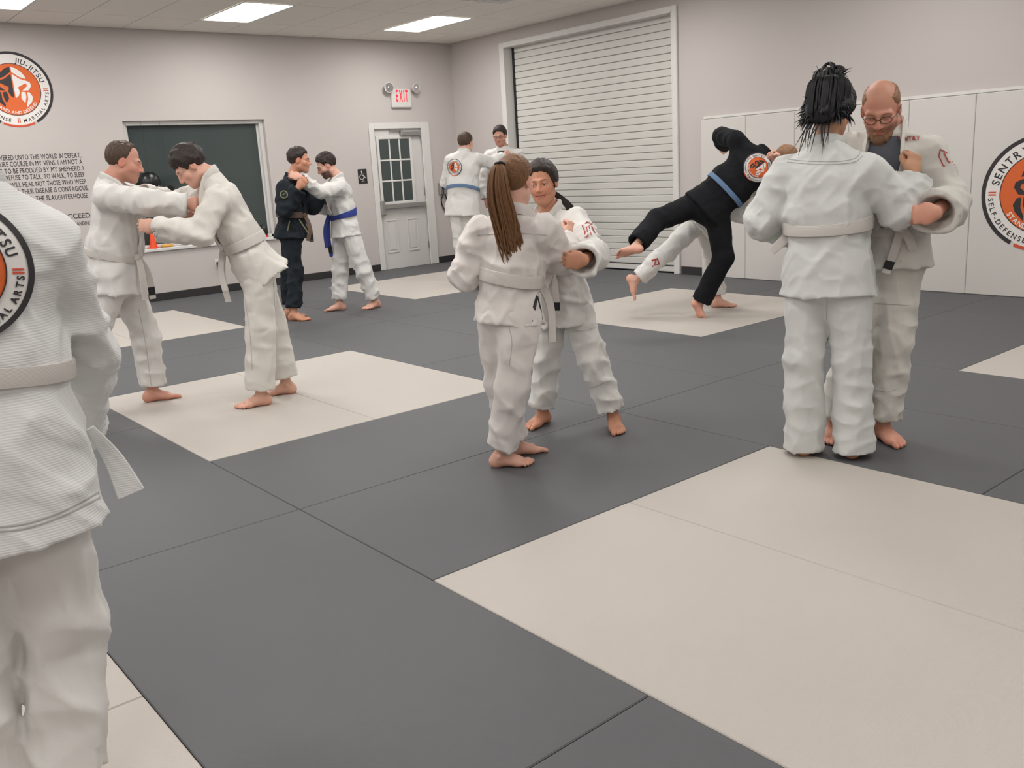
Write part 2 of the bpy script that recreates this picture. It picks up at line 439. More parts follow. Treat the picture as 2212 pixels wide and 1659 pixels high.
# ------------------------------------------------------------------ lettering and logo shapes in 2-D
def text2d(s, size=1.0, space=1.0, bold=0.):
    cu = bpy.data.curves.new('t', 'FONT'); cu.body = s; cu.size = size; cu.space_character = space; cu.resolution_u = 3; cu.offset = bold
    o = bpy.data.objects.new('t', cu); COL.objects.link(o)
    bpy.context.view_layer.update()
    me = bpy.data.meshes.new_from_object(o.evaluated_get(bpy.context.evaluated_depsgraph_get()))
    V = np.array([v.co[:2] for v in me.vertices]).reshape(-1, 2); Fc = [tuple(p.vertices) for p in me.polygons]
    bpy.data.objects.remove(o); bpy.data.curves.remove(cu); bpy.data.meshes.remove(me)
    return V, Fc
GLY = {}
def glyph(ch, bold=0.):
    ch_ = ch; ch = (ch, bold)
    if ch not in GLY:
        V, Fc = text2d(ch_, 1.0, bold=bold)
        GLY[ch] = (V, Fc, (V[:, 0].min(), V[:, 0].max()) if len(V) else (0, .28))
    return GLY[ch]
def line2d(s, size, sx=1.0, gap=.09, bold=0.0):
    """straight line of text starting at x=0, baseline 0"""
    x = 0; VV = []; FF = []
    for ch in s:
        if ch == ' ': x += .30 * size * sx; continue
        V, Fc, (a, b) = glyph(ch, bold)
        q = (V - [a, 0]) * size * [sx, 1] + [x, 0]; k = len(VV); VV += q.tolist(); FF += [tuple(i + k for i in f) for f in Fc]
        x += ((b - a) * sx + gap) * size
    return np.array(VV), FF, x - gap * size
def arc2d(s, r, a_mid, size, top=True, gap=.12, sx=1.0):
    """text along a circle of radius r centred on angle a_mid (degrees)"""
    tot = 0; it = []
    for ch in s:
        if ch == ' ': it.append((None, tot, .34 * size)); tot += .34 * size; continue
        V, Fc, (a, b) = glyph(ch, .018); w_ = (b - a) * size * sx
        it.append((ch, tot, w_)); tot += w_ + gap * size
    VV = []; FF = []
    for ch, x, w_ in it:
        if ch is None: continue
        V, Fc, (a, b) = glyph(ch, .018)
        q = (V - [a, 0]) * size * [sx, 1] - [w_ / 2, 0]
        off = (x + w_ / 2 - tot / 2) / r
        ang = math.radians(a_mid) + (-off if top else off)
        rot_ = ang - math.pi / 2 if top else ang + math.pi / 2
        rr = r if top else r
        c, s_ = math.cos(rot_), math.sin(rot_)
        q = q @ np.array([[c, s_], [-s_, c]]) + [rr * math.cos(ang), rr * math.sin(ang)]
        k = len(VV); VV += q.tolist(); FF += [tuple(i + k for i in f) for f in Fc]
    return np.array(VV), FF
def ring2d(r0, r1, a0=0., a1=360., n=64, nr=2):
    n = max(4, int(n * (a1 - a0) / 360)); V = []; Fc = []
    for i in range(n + 1):
        a = math.radians(a0 + (a1 - a0) * i / n)
        for k in range(nr + 1):
            r = r0 + (r1 - r0) * k / nr; V.append((r * math.cos(a), r * math.sin(a)))
    m_ = nr + 1
    for i in range(n):
        for k in range(nr): Fc.append((i * m_ + k, i * m_ + k + 1, (i + 1) * m_ + k + 1, (i + 1) * m_ + k))
    return np.array(V), Fc
def poly2d(P):
    """triangulated polygon, with edges cut short so that it can follow a curved cloth"""
    from mathutils.geometry import tessellate_polygon
    Q = []
    for i in range(len(P)):
        a, b = np.array(P[i]), np.array(P[(i + 1) % len(P)]); k = max(1, int(np.linalg.norm(b - a) / .12))
        for j in range(k): Q.append(a + (b - a) * j / k)
    tr = tessellate_polygon([[Vector((q[0], q[1], 0)) for q in Q]])
    return np.array(Q), [tuple(t) for t in tr]
def join2d(lst):
    V = []; Fc = []
    for v, f in lst:
        k = len(V); V += [tuple(q) for q in v]; Fc += [tuple(i + k for i in t) for t in f]
    return np.array(V), Fc
HALF = [[(-.0, .60), (.13, .55), (.24, .46), (.31, .36), (.33, .28), (.18, .33), (.0, .46)],
        [(.0, .41), (.18, .28), (.34, .23), (.42, .19), (.44, .10), (.36, -.02), (.20, -.03), (.34, .10), (.31, .17), (.10, .06), (.13, -.06), (.09, -.16), (.02, -.22), (.0, -.2)],
        [(.17, -.06), (.27, -.07), (.27, -.20), (.22, -.36), (.14, -.24), (.15, -.14)],
        [(.31, -.07), (.38, -.08), (.44, -.20), (.40, -.32), (.26, -.47), (.25, -.40), (.31, -.25)]]
def emblem():
    """flat layers of the round emblem, radius 1: (part, layer, V, F, material)"""
    out = []
    out.append(('white_disc', 0, *ring2d(0, .945, n=96, nr=14), M_printw))
    out.append(('black_ring', 1, *join2d([ring2d(.93, 1.0, -62, 242, n=96)]), M_ink))
    out.append(('red_arc', 1, *ring2d(.945, 1.0, 246, 294, n=96), M_red))
    out.append(('orange_disc', 1, *ring2d(0, .685, n=96, nr=10), M_orange))
    out.append(('disc_edge', 2, *ring2d(.675, .69, n=80, nr=1), M_ink))
    out.append(('black_half', 2, *join2d([poly2d([(-x - .015, y) for x, y in p][::-1]) for p in HALF]), M_ink))
    out.append(('white_half', 2, *join2d([poly2d([(x + .015, y) for x, y in p]) for p in HALF]), M_printw))
    for nm, a_ in (('SENTRY', 137), ('JIU-JITSU', 46)): out.append(('lettering', 1, *arc2d(nm, .725, a_, .185, gap=.17 if a_ > 90 else .13), M_ink))
    for nm, a_ in (('SELF-DEFENSE', 222), ('MARTIAL ARTS', 318)): out.append(('lettering', 1, *arc2d(nm, .885, a_, .125, False, gap=.30), M_ink))
    out.append(('lettering', 2, *arc2d('STAND AND DEFEND', .655, 270, .12, False, gap=.13), M_printw))
    for a in (180, 0, 270):
        bars = []
        for k in (-.022, .022):
            c, s_ = math.cos(math.radians(a)), math.sin(math.radians(a))
            q = np.array([(.75, k - .013), (.87, k - .013), (.89, k), (.87, k + .013), (.75, k + .013)]); q = q @ np.array([[c, s_], [-s_, c]])
            bars.append((q, [(0, 1, 2, 3, 4)]))
        out.append(('ornament', 1, *join2d(bars), M_red))
    return out
EMB = emblem()
def flat_to(o_, ex, ey, en, scale, V, h):
    V = np.asarray(V); return np.asarray(o_) + scale * (V[:, :1] * ex + V[:, 1:2] * ey) + h * np.asarray(en)
def solid(V, Fc, nrm, th):
    """give a flat sheet thickness: back copy and rim"""
    n = len(V); V2 = np.vstack([V, V - np.asarray(nrm) * th]); F2 = [tuple(f) for f in Fc] + [tuple(i + n for i in f[::-1]) for f in Fc]
    cnt = {}
    for f in Fc:
        for i in range(len(f)):
            e = (f[i], f[(i + 1) % len(f)]); cnt[e] = 1
    for (a, b_) in cnt:
        if (b_, a) not in cnt: F2.append((b_, a, a + n, b_ + n))
    return V2, F2
def wall_logo(name, label, o_, ex, en, r):
    t = empty(name, tuple(o_)); tag(t, label, 'logo')
    ex = np.array(ex, float); ey = np.array([0, 0, 1.]); en = np.array(en, float)
    for part, lay, V, Fc, mt in EMB:
        P = flat_to((0, 0, 0), ex, ey, en, r, V, .002 + .0012 * lay); P, F2 = solid(P, Fc, en, .0022)
        ob = mesh(part, P, F2, mt, t); fix_normals(ob.data)
wall_logo('wall_logo', 'round orange helmet logo decal high on the far wall, at the left edge', (.97, YB - .001, 2.518), (1, 0, 0), (0, -1, 0), .40)
wall_logo('wall_logo', 'round orange helmet logo on the white wall pads, at the right edge', (XR - .051, -1.315, .91), (0, -1, 0), (-1, 0, 0), .50)
# quotation lettered on the far wall
q = empty('wall_quote', (0, YB - .001, 0)); tag(q, 'dark lettered quotation on the far wall under the round logo', 'lettering')
LINES = [('I WAS NOT DELIVERED UNTO THIS WORLD IN DEFEAT,', 1.768, 1.556), ('NOR DOES FAILURE COURSE IN MY VEINS. I AM NOT A', 1.697, 1.558), ('SHEEP WAITING TO BE PRODDED BY MY SHEPHERD. I', 1.622, 1.560),
         ('AM A LION AND I REFUSE TO TALK, TO WALK, TO SLEEP', 1.550, 1.562), ('WITH THE SHEEP. I WILL HEAR NOT THOSE WHO WEEP', 1.472, 1.562), ('AND COMPLAIN, FOR THEIR DISEASE IS CONTAGIOUS.', 1.395, 1.58), ('LET THEM JOIN THE SHEEP. THE SLAUGHTERHOUSE', 1.310, 1.56)]
def wall_line(s, z, xe, size, wide=None, sx=.88, gap=.10):
    """one line of the quotation, each word a part of its own"""
    _, _, wd = line2d(s, size, sx, gap); k = (wide / wd) if wide else 1.0; x = xe - wd * k
    for word in s.split(' '):
        V, Fc, ww = line2d(word, size, sx, gap)
        P = np.column_stack([V[:, 0] * k + x, np.full(len(V), -.002), V[:, 1] + z]); P, F2 = solid(P, Fc, (0, -1, 0), .0018)
        o = mesh('word', P, F2, M_ink, q); fix_normals(o.data); x += (ww + gap * size + .30 * size * sx) * k
for s, z, xe in LINES: wall_line(s, z, xe, .077, 1.21)
wall_line('I WILL PERSIST UNTIL I SUCCEED', 1.082, 1.55, .082, 1.20)
wall_line('OG MANDINO', 1.0, 1.55, .062, .27)

# ------------------------------------------------------------------ small things on the walls
e = empty('exit_sign', (6.035, YB, 2.43)); tag(e, 'lit red and white exit sign with two round emergency lamps above the door', 'exit sign')
MB().box((-.168, -.05, -.132), (.168, -.001, .132), .012).build('housing', M_white, e)
V, Fc, wd = line2d('EXIT', .225, .62, .14, .02)
k = .205 / wd
P = np.column_stack([V[:, 0] * k - .0975 + .0, np.full(len(V), -.052), V[:, 1] * 1.0 - .045]); P, F2 = solid(P, Fc, (0, -1, 0), .002)
o = mesh('lettering', P, F2, M_exit, e); fix_normals(o.data)
for s in (-1, 1):
    b = MB().cyl((s * .235, -.10, .142), (s * .222, -.03, .15), .072, .045, 20).cyl((s * .222, -.03, .15), (s * .21, -.001, .12), .035, .03, 12)
    h_ = b.build('lamp_head', M_white, e, False)
    r_ = MB().cyl((s * .2355, -.103, .1415), (s * .2345, -.099, .142), .064, .064, 20); r_.sphere((s * .235, -.101, .142), (.022, .012, .022), 12, 6)
    r_.build('reflector', M_silver, h_)
a = empty('accessible_exit_sign', (5.29, YB, 1.365)); tag(a, 'small black wheelchair symbol sign on the wall left of the door', 'sign')
MB().box((-.073, -.006, -.102), (.073, -.001, .102), .003).build('plate', M_sign, a)
f = MB(); S = lambda x, z: (x, -.0075, z)
f.cyl((-.012, -.0085, .066), (-.012, -.006, .066), .011, n=14)
def stroke(mb, pts, wd):
    for (p, q2) in zip(pts, pts[1:]):
        p = np.array(p); q2 = np.array(q2); d = q2 - p; d /= np.linalg.norm(d); n_ = np.array([-d[1], d[0]]) * wd / 2
        Q = [p - n_ - d * wd * .3, q2 - n_ + d * wd * .3, q2 + n_ + d * wd * .3, p + n_ - d * wd * .3]
        mb.add([(x, -.0085, z) for x, z in Q] + [(x, -.0055, z) for x, z in Q], [(0, 1, 2, 3), (7, 6, 5, 4), (0, 4, 5, 1), (1, 5, 6, 2), (2, 6, 7, 3), (3, 7, 4, 0)])
stroke(f, [(-.012, .052), (-.008, .012), (.022, .010), (.034, -.022), (.046, -.018)], .011); stroke(f, [(-.010, .034), (.018, .032)], .009)
stroke(f, [(-.02 + .034 * math.cos(math.radians(t)) + .004, -.008 + .034 * math.sin(math.radians(t))) for t in range(120, 371, 25)], .009)
f.build('wheelchair_symbol', M_printw, a)
V, Fc, wd = line2d('EXIT', .022, .9, .12)
P = np.column_stack([V[:, 0] - wd / 2, np.full(len(V), -.0075), V[:, 1] - .075]); P, F2 = solid(P, Fc, (0, -1, 0), .0015); o = mesh('lettering', P, F2, M_printw, a); fix_normals(o.data)
def outlet(name, label, loc, rz, plug=False):
    t = empty(name, loc, rz); tag(t, label, 'outlet')
    MB().box((-.038, -.006, -.06), (.038, -.001, .06), .003).build('cover_plate', M_white, t)
    for z in (-.026, .026):
        s_ = MB().cyl((0, -.009, z), (0, -.005, z), .017, n=14).build('socket', M_white, t)
        f_ = MB()
        for dx in (-.006, .006): f_.box((dx - .0015, -.0095, z - .005), (dx + .0015, -.0085, z + .006))
        f_.build('slot', M_black, s_)
    if plug:
        b_ = MB().box((-.024, -.05, -.05), (.024, -.0095, .02), .006); b_.tube([(0, -.03, -.05), (.004, -.03, -.09), (.02, -.02, -.13)], .004, 6); b_.build('plug', M_black, t)
outlet('wall_outlet', 'white wall outlet with a black plug, under the dark window', (3.012, YB, .378), 0, True)
outlet('wall_outlet', 'plain white wall outlet between the roll-up shutter and the pads', (XR, 2.62, .385), -math.pi / 2)
t = empty('electrical_box', (6.65, YB, 1.115)); tag(t, 'small grey electrical box with a hanging cord beside the door', 'electrical box')
MB().box((-.062, -.06, -.085), (.062, -.001, .085), .006).build('box', M_alu, t)
MB().box((-.03, -.066, .0), (.035, -.058, .055), .004).build('socket', M_black, t)
c = MB().tube([(.0, -.07, .02), (-.03, -.09, -.08), (-.05, -.05, -.16), (-.03, -.03, -.24), (.02, -.03, -.33), (.09, -.03, -.40), (.12, -.03, -.36)], .010, 8)
c.tube([(.02, -.06, -.08), (.06, -.04, -.16), (.04, -.03, -.26), (.06, -.03, -.37), (.11, -.02, -.40)], .010, 8); c.build('cord', M_black, t, True)
# things standing on the window sill
sz = WZ0 + .0285
M_cone = mat('orange cone', srgb(236, 80, 40), .5); M_yel = mat('yellow plastic', srgb(214, 160, 70), .5); M_redl = mat('red plastic', srgb(225, 30, 45), .4)
t = empty('sport_cone', (2.24, YB + .03, sz)); tag(t, 'small orange marker cone standing on the window sill', 'cone')
MB().cyl((0, 0, 0), (0, 0, .012), .06, .058, 20).build('base', M_cone, t); MB().cyl((0, 0, .011), (-.004, 0, .235), .047, .014, 20).build('cone', M_cone, t, True)
t = tag(MB().box((2.33, YB - .01, sz), (2.46, YB + .05, sz + .035), .014).sphere((2.47, YB + .02, sz + .017), (.02, .02, .016), 10, 6).build('foam_block', M_yel), 'small yellow foam block lying on the window sill beside the cone', 'block')
t = empty('training_glove', (3.70, YB + .03, sz)); tag(t, 'black and red training glove on the right end of the sill', 'glove')
MB().sphere((.015, 0, .085), (.055, .045, .085), 14, 10).sphere((-.035, -.01, .09), (.022, .024, .045), 10, 8).build('shell', M_black, t, True)
MB().cyl((.015, 0, .0), (.015, 0, .03), .045, .05, 16).build('cuff', M_redl, t); MB().box((-.06, -.035, .03), (-.03, .02, .075), .008).build('patch', M_redl, t)
M_hg = mat('smooth black', srgb(20, 21, 22), .3)
t = empty('large_dark_shape', (2.31, YB + .02, 1.44)); tag(t, 'large rounded unidentified black shape in front of the dark window', 'gear')  # unidentified dark shape at the window, modelled as a hanging solid
b = MB().sphere((0, 0, 0), (.125, .085, .135), 18, 12); b.sphere((.075, -.01, -.08), (.075, .065, .075), 14, 9); b.build('shell', M_hg, t, True)
MB().tube([(0, 0, .13), (0, .02, .4), (0, .03, WZ1 - .001 - 1.44)], .0012, 6).build('cord', M_black, t)
t = empty('small_dark_shape', (2.535, YB + .03, 1.335)); tag(t, 'small round unidentified black disc in front of the dark window', 'pad')  # second unidentified dark shape, modelled as a hanging disc
MB().cyl((0, -.02, 0), (0, .02, 0), .062, .058, 20).build('disc', M_hg, t)
MB().tube([(0, 0, .06), (0, .01, .4), (0, .02, WZ1 - .001 - 1.335)], .0012, 6).build('cord', M_black, t)

# ------------------------------------------------------------------ implicit surfaces for bodies and cloth
def nrm(v):
    v = np.asarray(v, float); return v / (np.linalg.norm(v) + 1e-12)
class Field:
    def __init__(s, lo, hi, h):
        s.h = h; s.lo = np.asarray(lo, float); n = np.maximum(4, np.ceil((np.asarray(hi) - s.lo) / h).astype(int) + 1)
        s.n = n; s.ax = [(s.lo[i] + h * np.arange(n[i])).astype(np.float32) for i in range(3)]
        s.F = np.full(n, .06, np.float32)
    def _sl(s, lo, hi, pad):
        a = np.clip(np.floor((np.asarray(lo) - pad - s.lo) / s.h).astype(int), 0, s.n); b = np.clip(np.ceil((np.asarray(hi) + pad - s.lo) / s.h).astype(int) + 1, 0, s.n)
        return tuple(slice(a[i], b[i]) for i in range(3))
    def _g(s, sl):
        return s.ax[0][sl[0]][:, None, None], s.ax[1][sl[1]][None, :, None], s.ax[2][sl[2]][None, None, :]
    def add(s, p, k=.02):
        fn, lo, hi = p; sl = s._sl(lo, hi, max(k, .03) + .01)
        if any(q.stop <= q.start for q in sl): return s
        d = fn(*s._g(sl)); a = s.F[sl]
        if k > 0:
            h_ = np.maximum(k - np.abs(a - d), 0) / k; s.F[sl] = np.minimum(a, d) - h_ * h_ * k * .25
        else: s.F[sl] = np.minimum(a, d)
        return s
    def sub(s, p, k=.0):
        fn, lo, hi = p; sl = s._sl(lo, hi, max(k, .02))
        if any(q.stop <= q.start for q in sl): return s
        d = -fn(*s._g(sl)); a = s.F[sl]
        if k > 0:
            h_ = np.maximum(k - np.abs(a - d), 0) / k; s.F[sl] = np.maximum(a, d) + h_ * h_ * k * .25
        else: s.F[sl] = np.maximum(a, d)
        return s
    def warp(s, fn):
        s.F += fn(*s._g((slice(None),) * 3)); return s
    def nets(s):
        F = s.F; F[0] = F[-1] = .06; F[:, 0] = F[:, -1] = .06; F[:, :, 0] = F[:, :, -1] = .06
        S = F < 0
        c8 = [(i, j, k) for i in (0, 1) for j in (0, 1) for k in (0, 1)]
        nx, ny, nz = F.shape
        cnt = np.zeros((nx - 1, ny - 1, nz - 1), np.int8)
        for (i, j, k) in c8: cnt += S[i:nx - 1 + i, j:ny - 1 + j, k:nz - 1 + k]
        act = (cnt > 0) & (cnt < 8)
        I, J, K = np.nonzero(act); n = len(I)
        idx = np.full(act.shape, -1, np.int32); idx[I, J, K] = np.arange(n)
        val = {c: F[I + c[0], J + c[1], K + c[2]] for c in c8}
        P = np.zeros((n, 3)); W = np.zeros(n)
        for a in c8:
            for ax in range(3):
                if a[ax] == 0:
                    b = list(a); b[ax] = 1; b = tuple(b); va, vb = val[a], val[b]
                    mk = (va < 0) != (vb < 0)
                    t = np.where(mk, va / np.where(mk, va - vb, 1), 0)
                    q = np.array(a, float)[None, :].repeat(n, 0); q[:, ax] = t
                    P += q * mk[:, None]; W += mk
        P /= np.maximum(W, 1)[:, None]
        V = s.lo + s.h * (np.stack([I, J, K], 1) + P)
        Q = []
        for ax in range(3):
            o1, o2 = [(1, 2), (2, 0), (0, 1)][ax]
            sl0 = [slice(None)] * 3; sl1 = [slice(None)] * 3; sl0[ax] = slice(0, -1); sl1[ax] = slice(1, None)
            for o in (o1, o2): sl0[o] = slice(1, -1); sl1[o] = slice(1, -1)
            A = S[tuple(sl0)]; B = S[tuple(sl1)]
            for (m_, flip) in ((A & ~B, False), (~A & B, True)):
                G = np.stack(np.nonzero(m_), 1)
                if len(G) == 0: continue
                G[:, o1] += 1; G[:, o2] += 1
                qs = []
                for (d1_, d2_) in ((-1, -1), (0, -1), (0, 0), (-1, 0)):
                    H = G.copy(); H[:, o1] += d1_; H[:, o2] += d2_; qs.append(idx[H[:, 0], H[:, 1], H[:, 2]])
                q = np.stack(qs, 1); Q.append(q[:, ::-1] if flip else q)
        Q = np.concatenate(Q) if Q else np.zeros((0, 4), int)
        Q = Q[(Q >= 0).all(1)]
        return V, Q
def relax(V, Q, it=2, lam=.5):
    for _ in range(it):
        A = np.zeros_like(V); C = np.zeros(len(V))
        for a in range(4):
            b = (a + 1) % 4
            for (p, q) in ((a, b), (b, a)):
                np.add.at(A, Q[:, p], V[Q[:, q]]); np.add.at(C, Q[:, p], 1)
        V = V * (1 - lam) + lam * A / np.maximum(C, 1)[:, None]
    return V
# primitives: (function, lower corner, upper corner)
def cap(a, b, ra, rb):
    a = np.asarray(a, float); b = np.asarray(b, float); d = b - a; L2 = max(d @ d, 1e-9); R_ = max(ra, rb)
    def fn(X, Y, Z):
        t = np.clip(((X - a[0]) * d[0] + (Y - a[1]) * d[1] + (Z - a[2]) * d[2]) / L2, 0, 1)
        return np.sqrt((X - a[0] - t * d[0]) ** 2 + (Y - a[1] - t * d[1]) ** 2 + (Z - a[2] - t * d[2]) ** 2) - (ra + (rb - ra) * t)
    return fn, np.minimum(a, b) - R_, np.maximum(a, b) + R_
def ell(c, r, R=None):
    c = np.asarray(c, float); r = np.asarray(r, float); R = np.eye(3) if R is None else np.asarray(R, float)
    def fn(X, Y, Z):
        x, y, z = X - c[0], Y - c[1], Z - c[2]
        q = [(R[0, i] * x + R[1, i] * y + R[2, i] * z) / r[i] for i in range(3)]
        k0 = np.sqrt(q[0] ** 2 + q[1] ** 2 + q[2] ** 2); k1 = np.sqrt((q[0] / r[0]) ** 2 + (q[1] / r[1]) ** 2 + (q[2] / r[2]) ** 2)
        return k0 * (k0 - 1) / (k1 + 1e-6)
    m_ = np.abs(R) @ r
    return fn, c - m_, c + m_
def seg(p0, p1, e0, e1, side, flat0=False, flat1=False, fold=None, s0=0., pw=2.0, thin=0.):
    """elliptic limb section from p0 to p1 with half widths e=(side, depth)"""
    p0 = np.asarray(p0, float); p1 = np.asarray(p1, float); d = p1 - p0; L = np.linalg.norm(d) + 1e-9; w_ = d / L
    u = np.asarray(side, float); u = u - w_ * (u @ w_); u = nrm(u); v = np.cross(w_, u)
    R_ = max(*e0, *e1) * 1.05 + .015
    def fn(X, Y, Z):
        x, y, z = X - p0[0], Y - p0[1], Z - p0[2]
        s = x * w_[0] + y * w_[1] + z * w_[2]; t = np.clip(s / L, 0, 1)
        a = e0[0] + (e1[0] - e0[0]) * t; b = e0[1] + (e1[1] - e0[1]) * t
        qx = x * u[0] + y * u[1] + z * u[2]; qy = x * v[0] + y * v[1] + z * v[2]; qz = s - t * L
        if pw == 2.0: rho = np.sqrt((qx / a) ** 2 + (qy / b) ** 2)
        else: rho = ((np.abs(qx) / a) ** pw + (np.abs(qy) / b) ** pw) ** (1 / pw)
        m_ = np.minimum(a, b)
        if flat0 and flat1: dd = (rho - 1) * m_
        else:
            zz = np.where(s < 0, 0 if flat0 else qz, np.where(s > L, 0 if flat1 else qz, 0)); dd = (np.sqrt(rho ** 2 + (zz / m_) ** 2) - 1) * m_
        if fold is not None: dd = dd - fold(s + s0, np.arctan2(qy, qx))
        if thin: dd = dd + thin
        if flat0: dd = np.maximum(dd, -s)
        if flat1: dd = np.maximum(dd, s - L)
        return dd
    return fn, np.minimum(p0, p1) - R_, np.maximum(p0, p1) + R_
def limb_folds(amp, lam, seed, centers=None, width=.16, base=.35):
    """cloth creases as a function of arc length and angle: soft swells parted by sharp valleys"""
    r = np.random.RandomState(seed); ph = r.rand(12) * 6.28; k = 6.283 / lam; j_ = .8 + .4 * r.rand(6); sg = 1 if r.rand() < .5 else -1
    def f(s, th):
        w1 = np.sin(sg * th + k * .50 * j_[0] * s + ph[0]) * .9 + np.sin(-2 * sg * th + k * .36 * j_[1] * s + ph[1]) * .8 + np.sin(3 * th + k * .2 * s + ph[2]) * .35
        w2 = np.sin(2 * th - k * .22 * j_[2] * s + ph[3]) + np.sin(th + k * .15 * j_[3] * s + ph[4])
        g = base
        if centers: g = np.minimum(1., base + (1 - base) * sum(np.exp(-((s - c) / width) ** 2) for c in centers))
        m_ = .45 + .55 * np.sin(th * 1 + 5 * s + ph[5]) * np.sin(2 * th - 4 * s + ph[6])
        cre = .62 - np.abs(w1) ** .7
        return amp * (g * (.35 + .65 * np.clip(m_ + .3, 0, 1)) * cre + .5 * (.7 - np.abs(w2) ** .75))
    return f
def bumps(amp, seed, lam=.13, zs=.6):
    """soft random swelling (hair)"""
    r = np.random.RandomState(seed); D = r.randn(7, 3); D /= np.linalg.norm(D, axis=1)[:, None]; D[:, 2] *= zs; ph = r.rand(7) * 6.28; k = 6.283 / lam * (.6 + 1.0 * r.rand(7))
    def f(X, Y, Z):
        o = 0
        for i in range(7): o = o + np.sin(k[i] * (D[i, 0] * X + D[i, 1] * Y + D[i, 2] * Z) + ph[i])
        return (amp * o / 3).astype(np.float32)
    return f
def drape(amp, seed, lam=.26, zs=.6):
    """long ridges of hanging cloth, sharp outward"""
    r = np.random.RandomState(seed); out = []
    for q in range(2):
        D = r.randn(5, 3); D /= np.linalg.norm(D, axis=1)[:, None]; D[:, 2] *= zs; out.append((D, r.rand(5) * 6.28, 6.283 / (lam * (1 - .45 * q)) * (.6 + .8 * r.rand(5)), 1 - .45 * q))
    def f(X, Y, Z):
        t = 0
        for D, ph, k, w_ in out:
            o = 0
            for i in range(5): o = o + np.sin(k[i] * (D[i, 0] * X + D[i, 1] * Y + D[i, 2] * Z) + ph[i] + .6 * np.sin(9 * X + 7 * Y + 5 * Z + ph[i]))
            t = t + w_ * (np.minimum(np.abs(o) * .8, 1.) ** .8 - .62)
        return (amp * t).astype(np.float32)
    return f
def bounds(prims, pad=.02):
    lo = np.min([p[1] for p in prims], 0) - pad; hi = np.max([p[2] for p in prims], 0) + pad; return lo, hi
def eval_prims(prims, P, k=.04):
    P = np.asarray(P, float); a = np.full(len(P), .5)
    for fn, lo, hi in prims:
        d = fn(P[:, 0], P[:, 1], P[:, 2]); h_ = np.maximum(k - np.abs(a - d), 0) / k; a = np.minimum(a, d) - h_ * h_ * k * .25
    return a
def shoot(prims, o, dirs, rmax=.42, k=.04):
    """outermost hit of the torso surface from centres o along dirs"""
    o = np.asarray(o, float); dirs = np.asarray(dirs, float); n = len(dirs); ts = np.linspace(.01, rmax, 70)
    out = np.zeros((n, 3))
    for i in range(n):
        oo = o if o.ndim == 1 else o[i]
        d = eval_prims(prims, oo + ts[:, None] * dirs[i], k); ins = np.nonzero(d < 0)[0]
        if len(ins) == 0: t = .1
        else:
            j = ins[-1]; t = ts[j]
            if j + 1 < len(ts): t = ts[j] + (ts[j + 1] - ts[j]) * (-d[j]) / (d[j + 1] - d[j] + 1e-9)
        out[i] = oo + t * dirs[i]
    return out
def spline(P, n):
    P = np.asarray(P, float); m_ = len(P); d = np.r_[0, np.cumsum(np.linalg.norm(np.diff(P, axis=0), axis=1))]; u = np.linspace(0, d[-1], n)
    Pe = np.vstack([2 * P[0] - P[1], P, 2 * P[-1] - P[-2]]); out = []
    for t in u:
        i = min(max(np.searchsorted(d, t) - 1, 0), m_ - 2); f_ = (t - d[i]) / (d[i + 1] - d[i] + 1e-9); a, b, c, e_ = Pe[i:i + 4]
        out.append(.5 * ((2 * b) + (-a + c) * f_ + (2 * a - 5 * b + 4 * c - e_) * f_ ** 2 + (-a + 3 * b - 3 * c + e_) * f_ ** 3))
    return np.array(out)

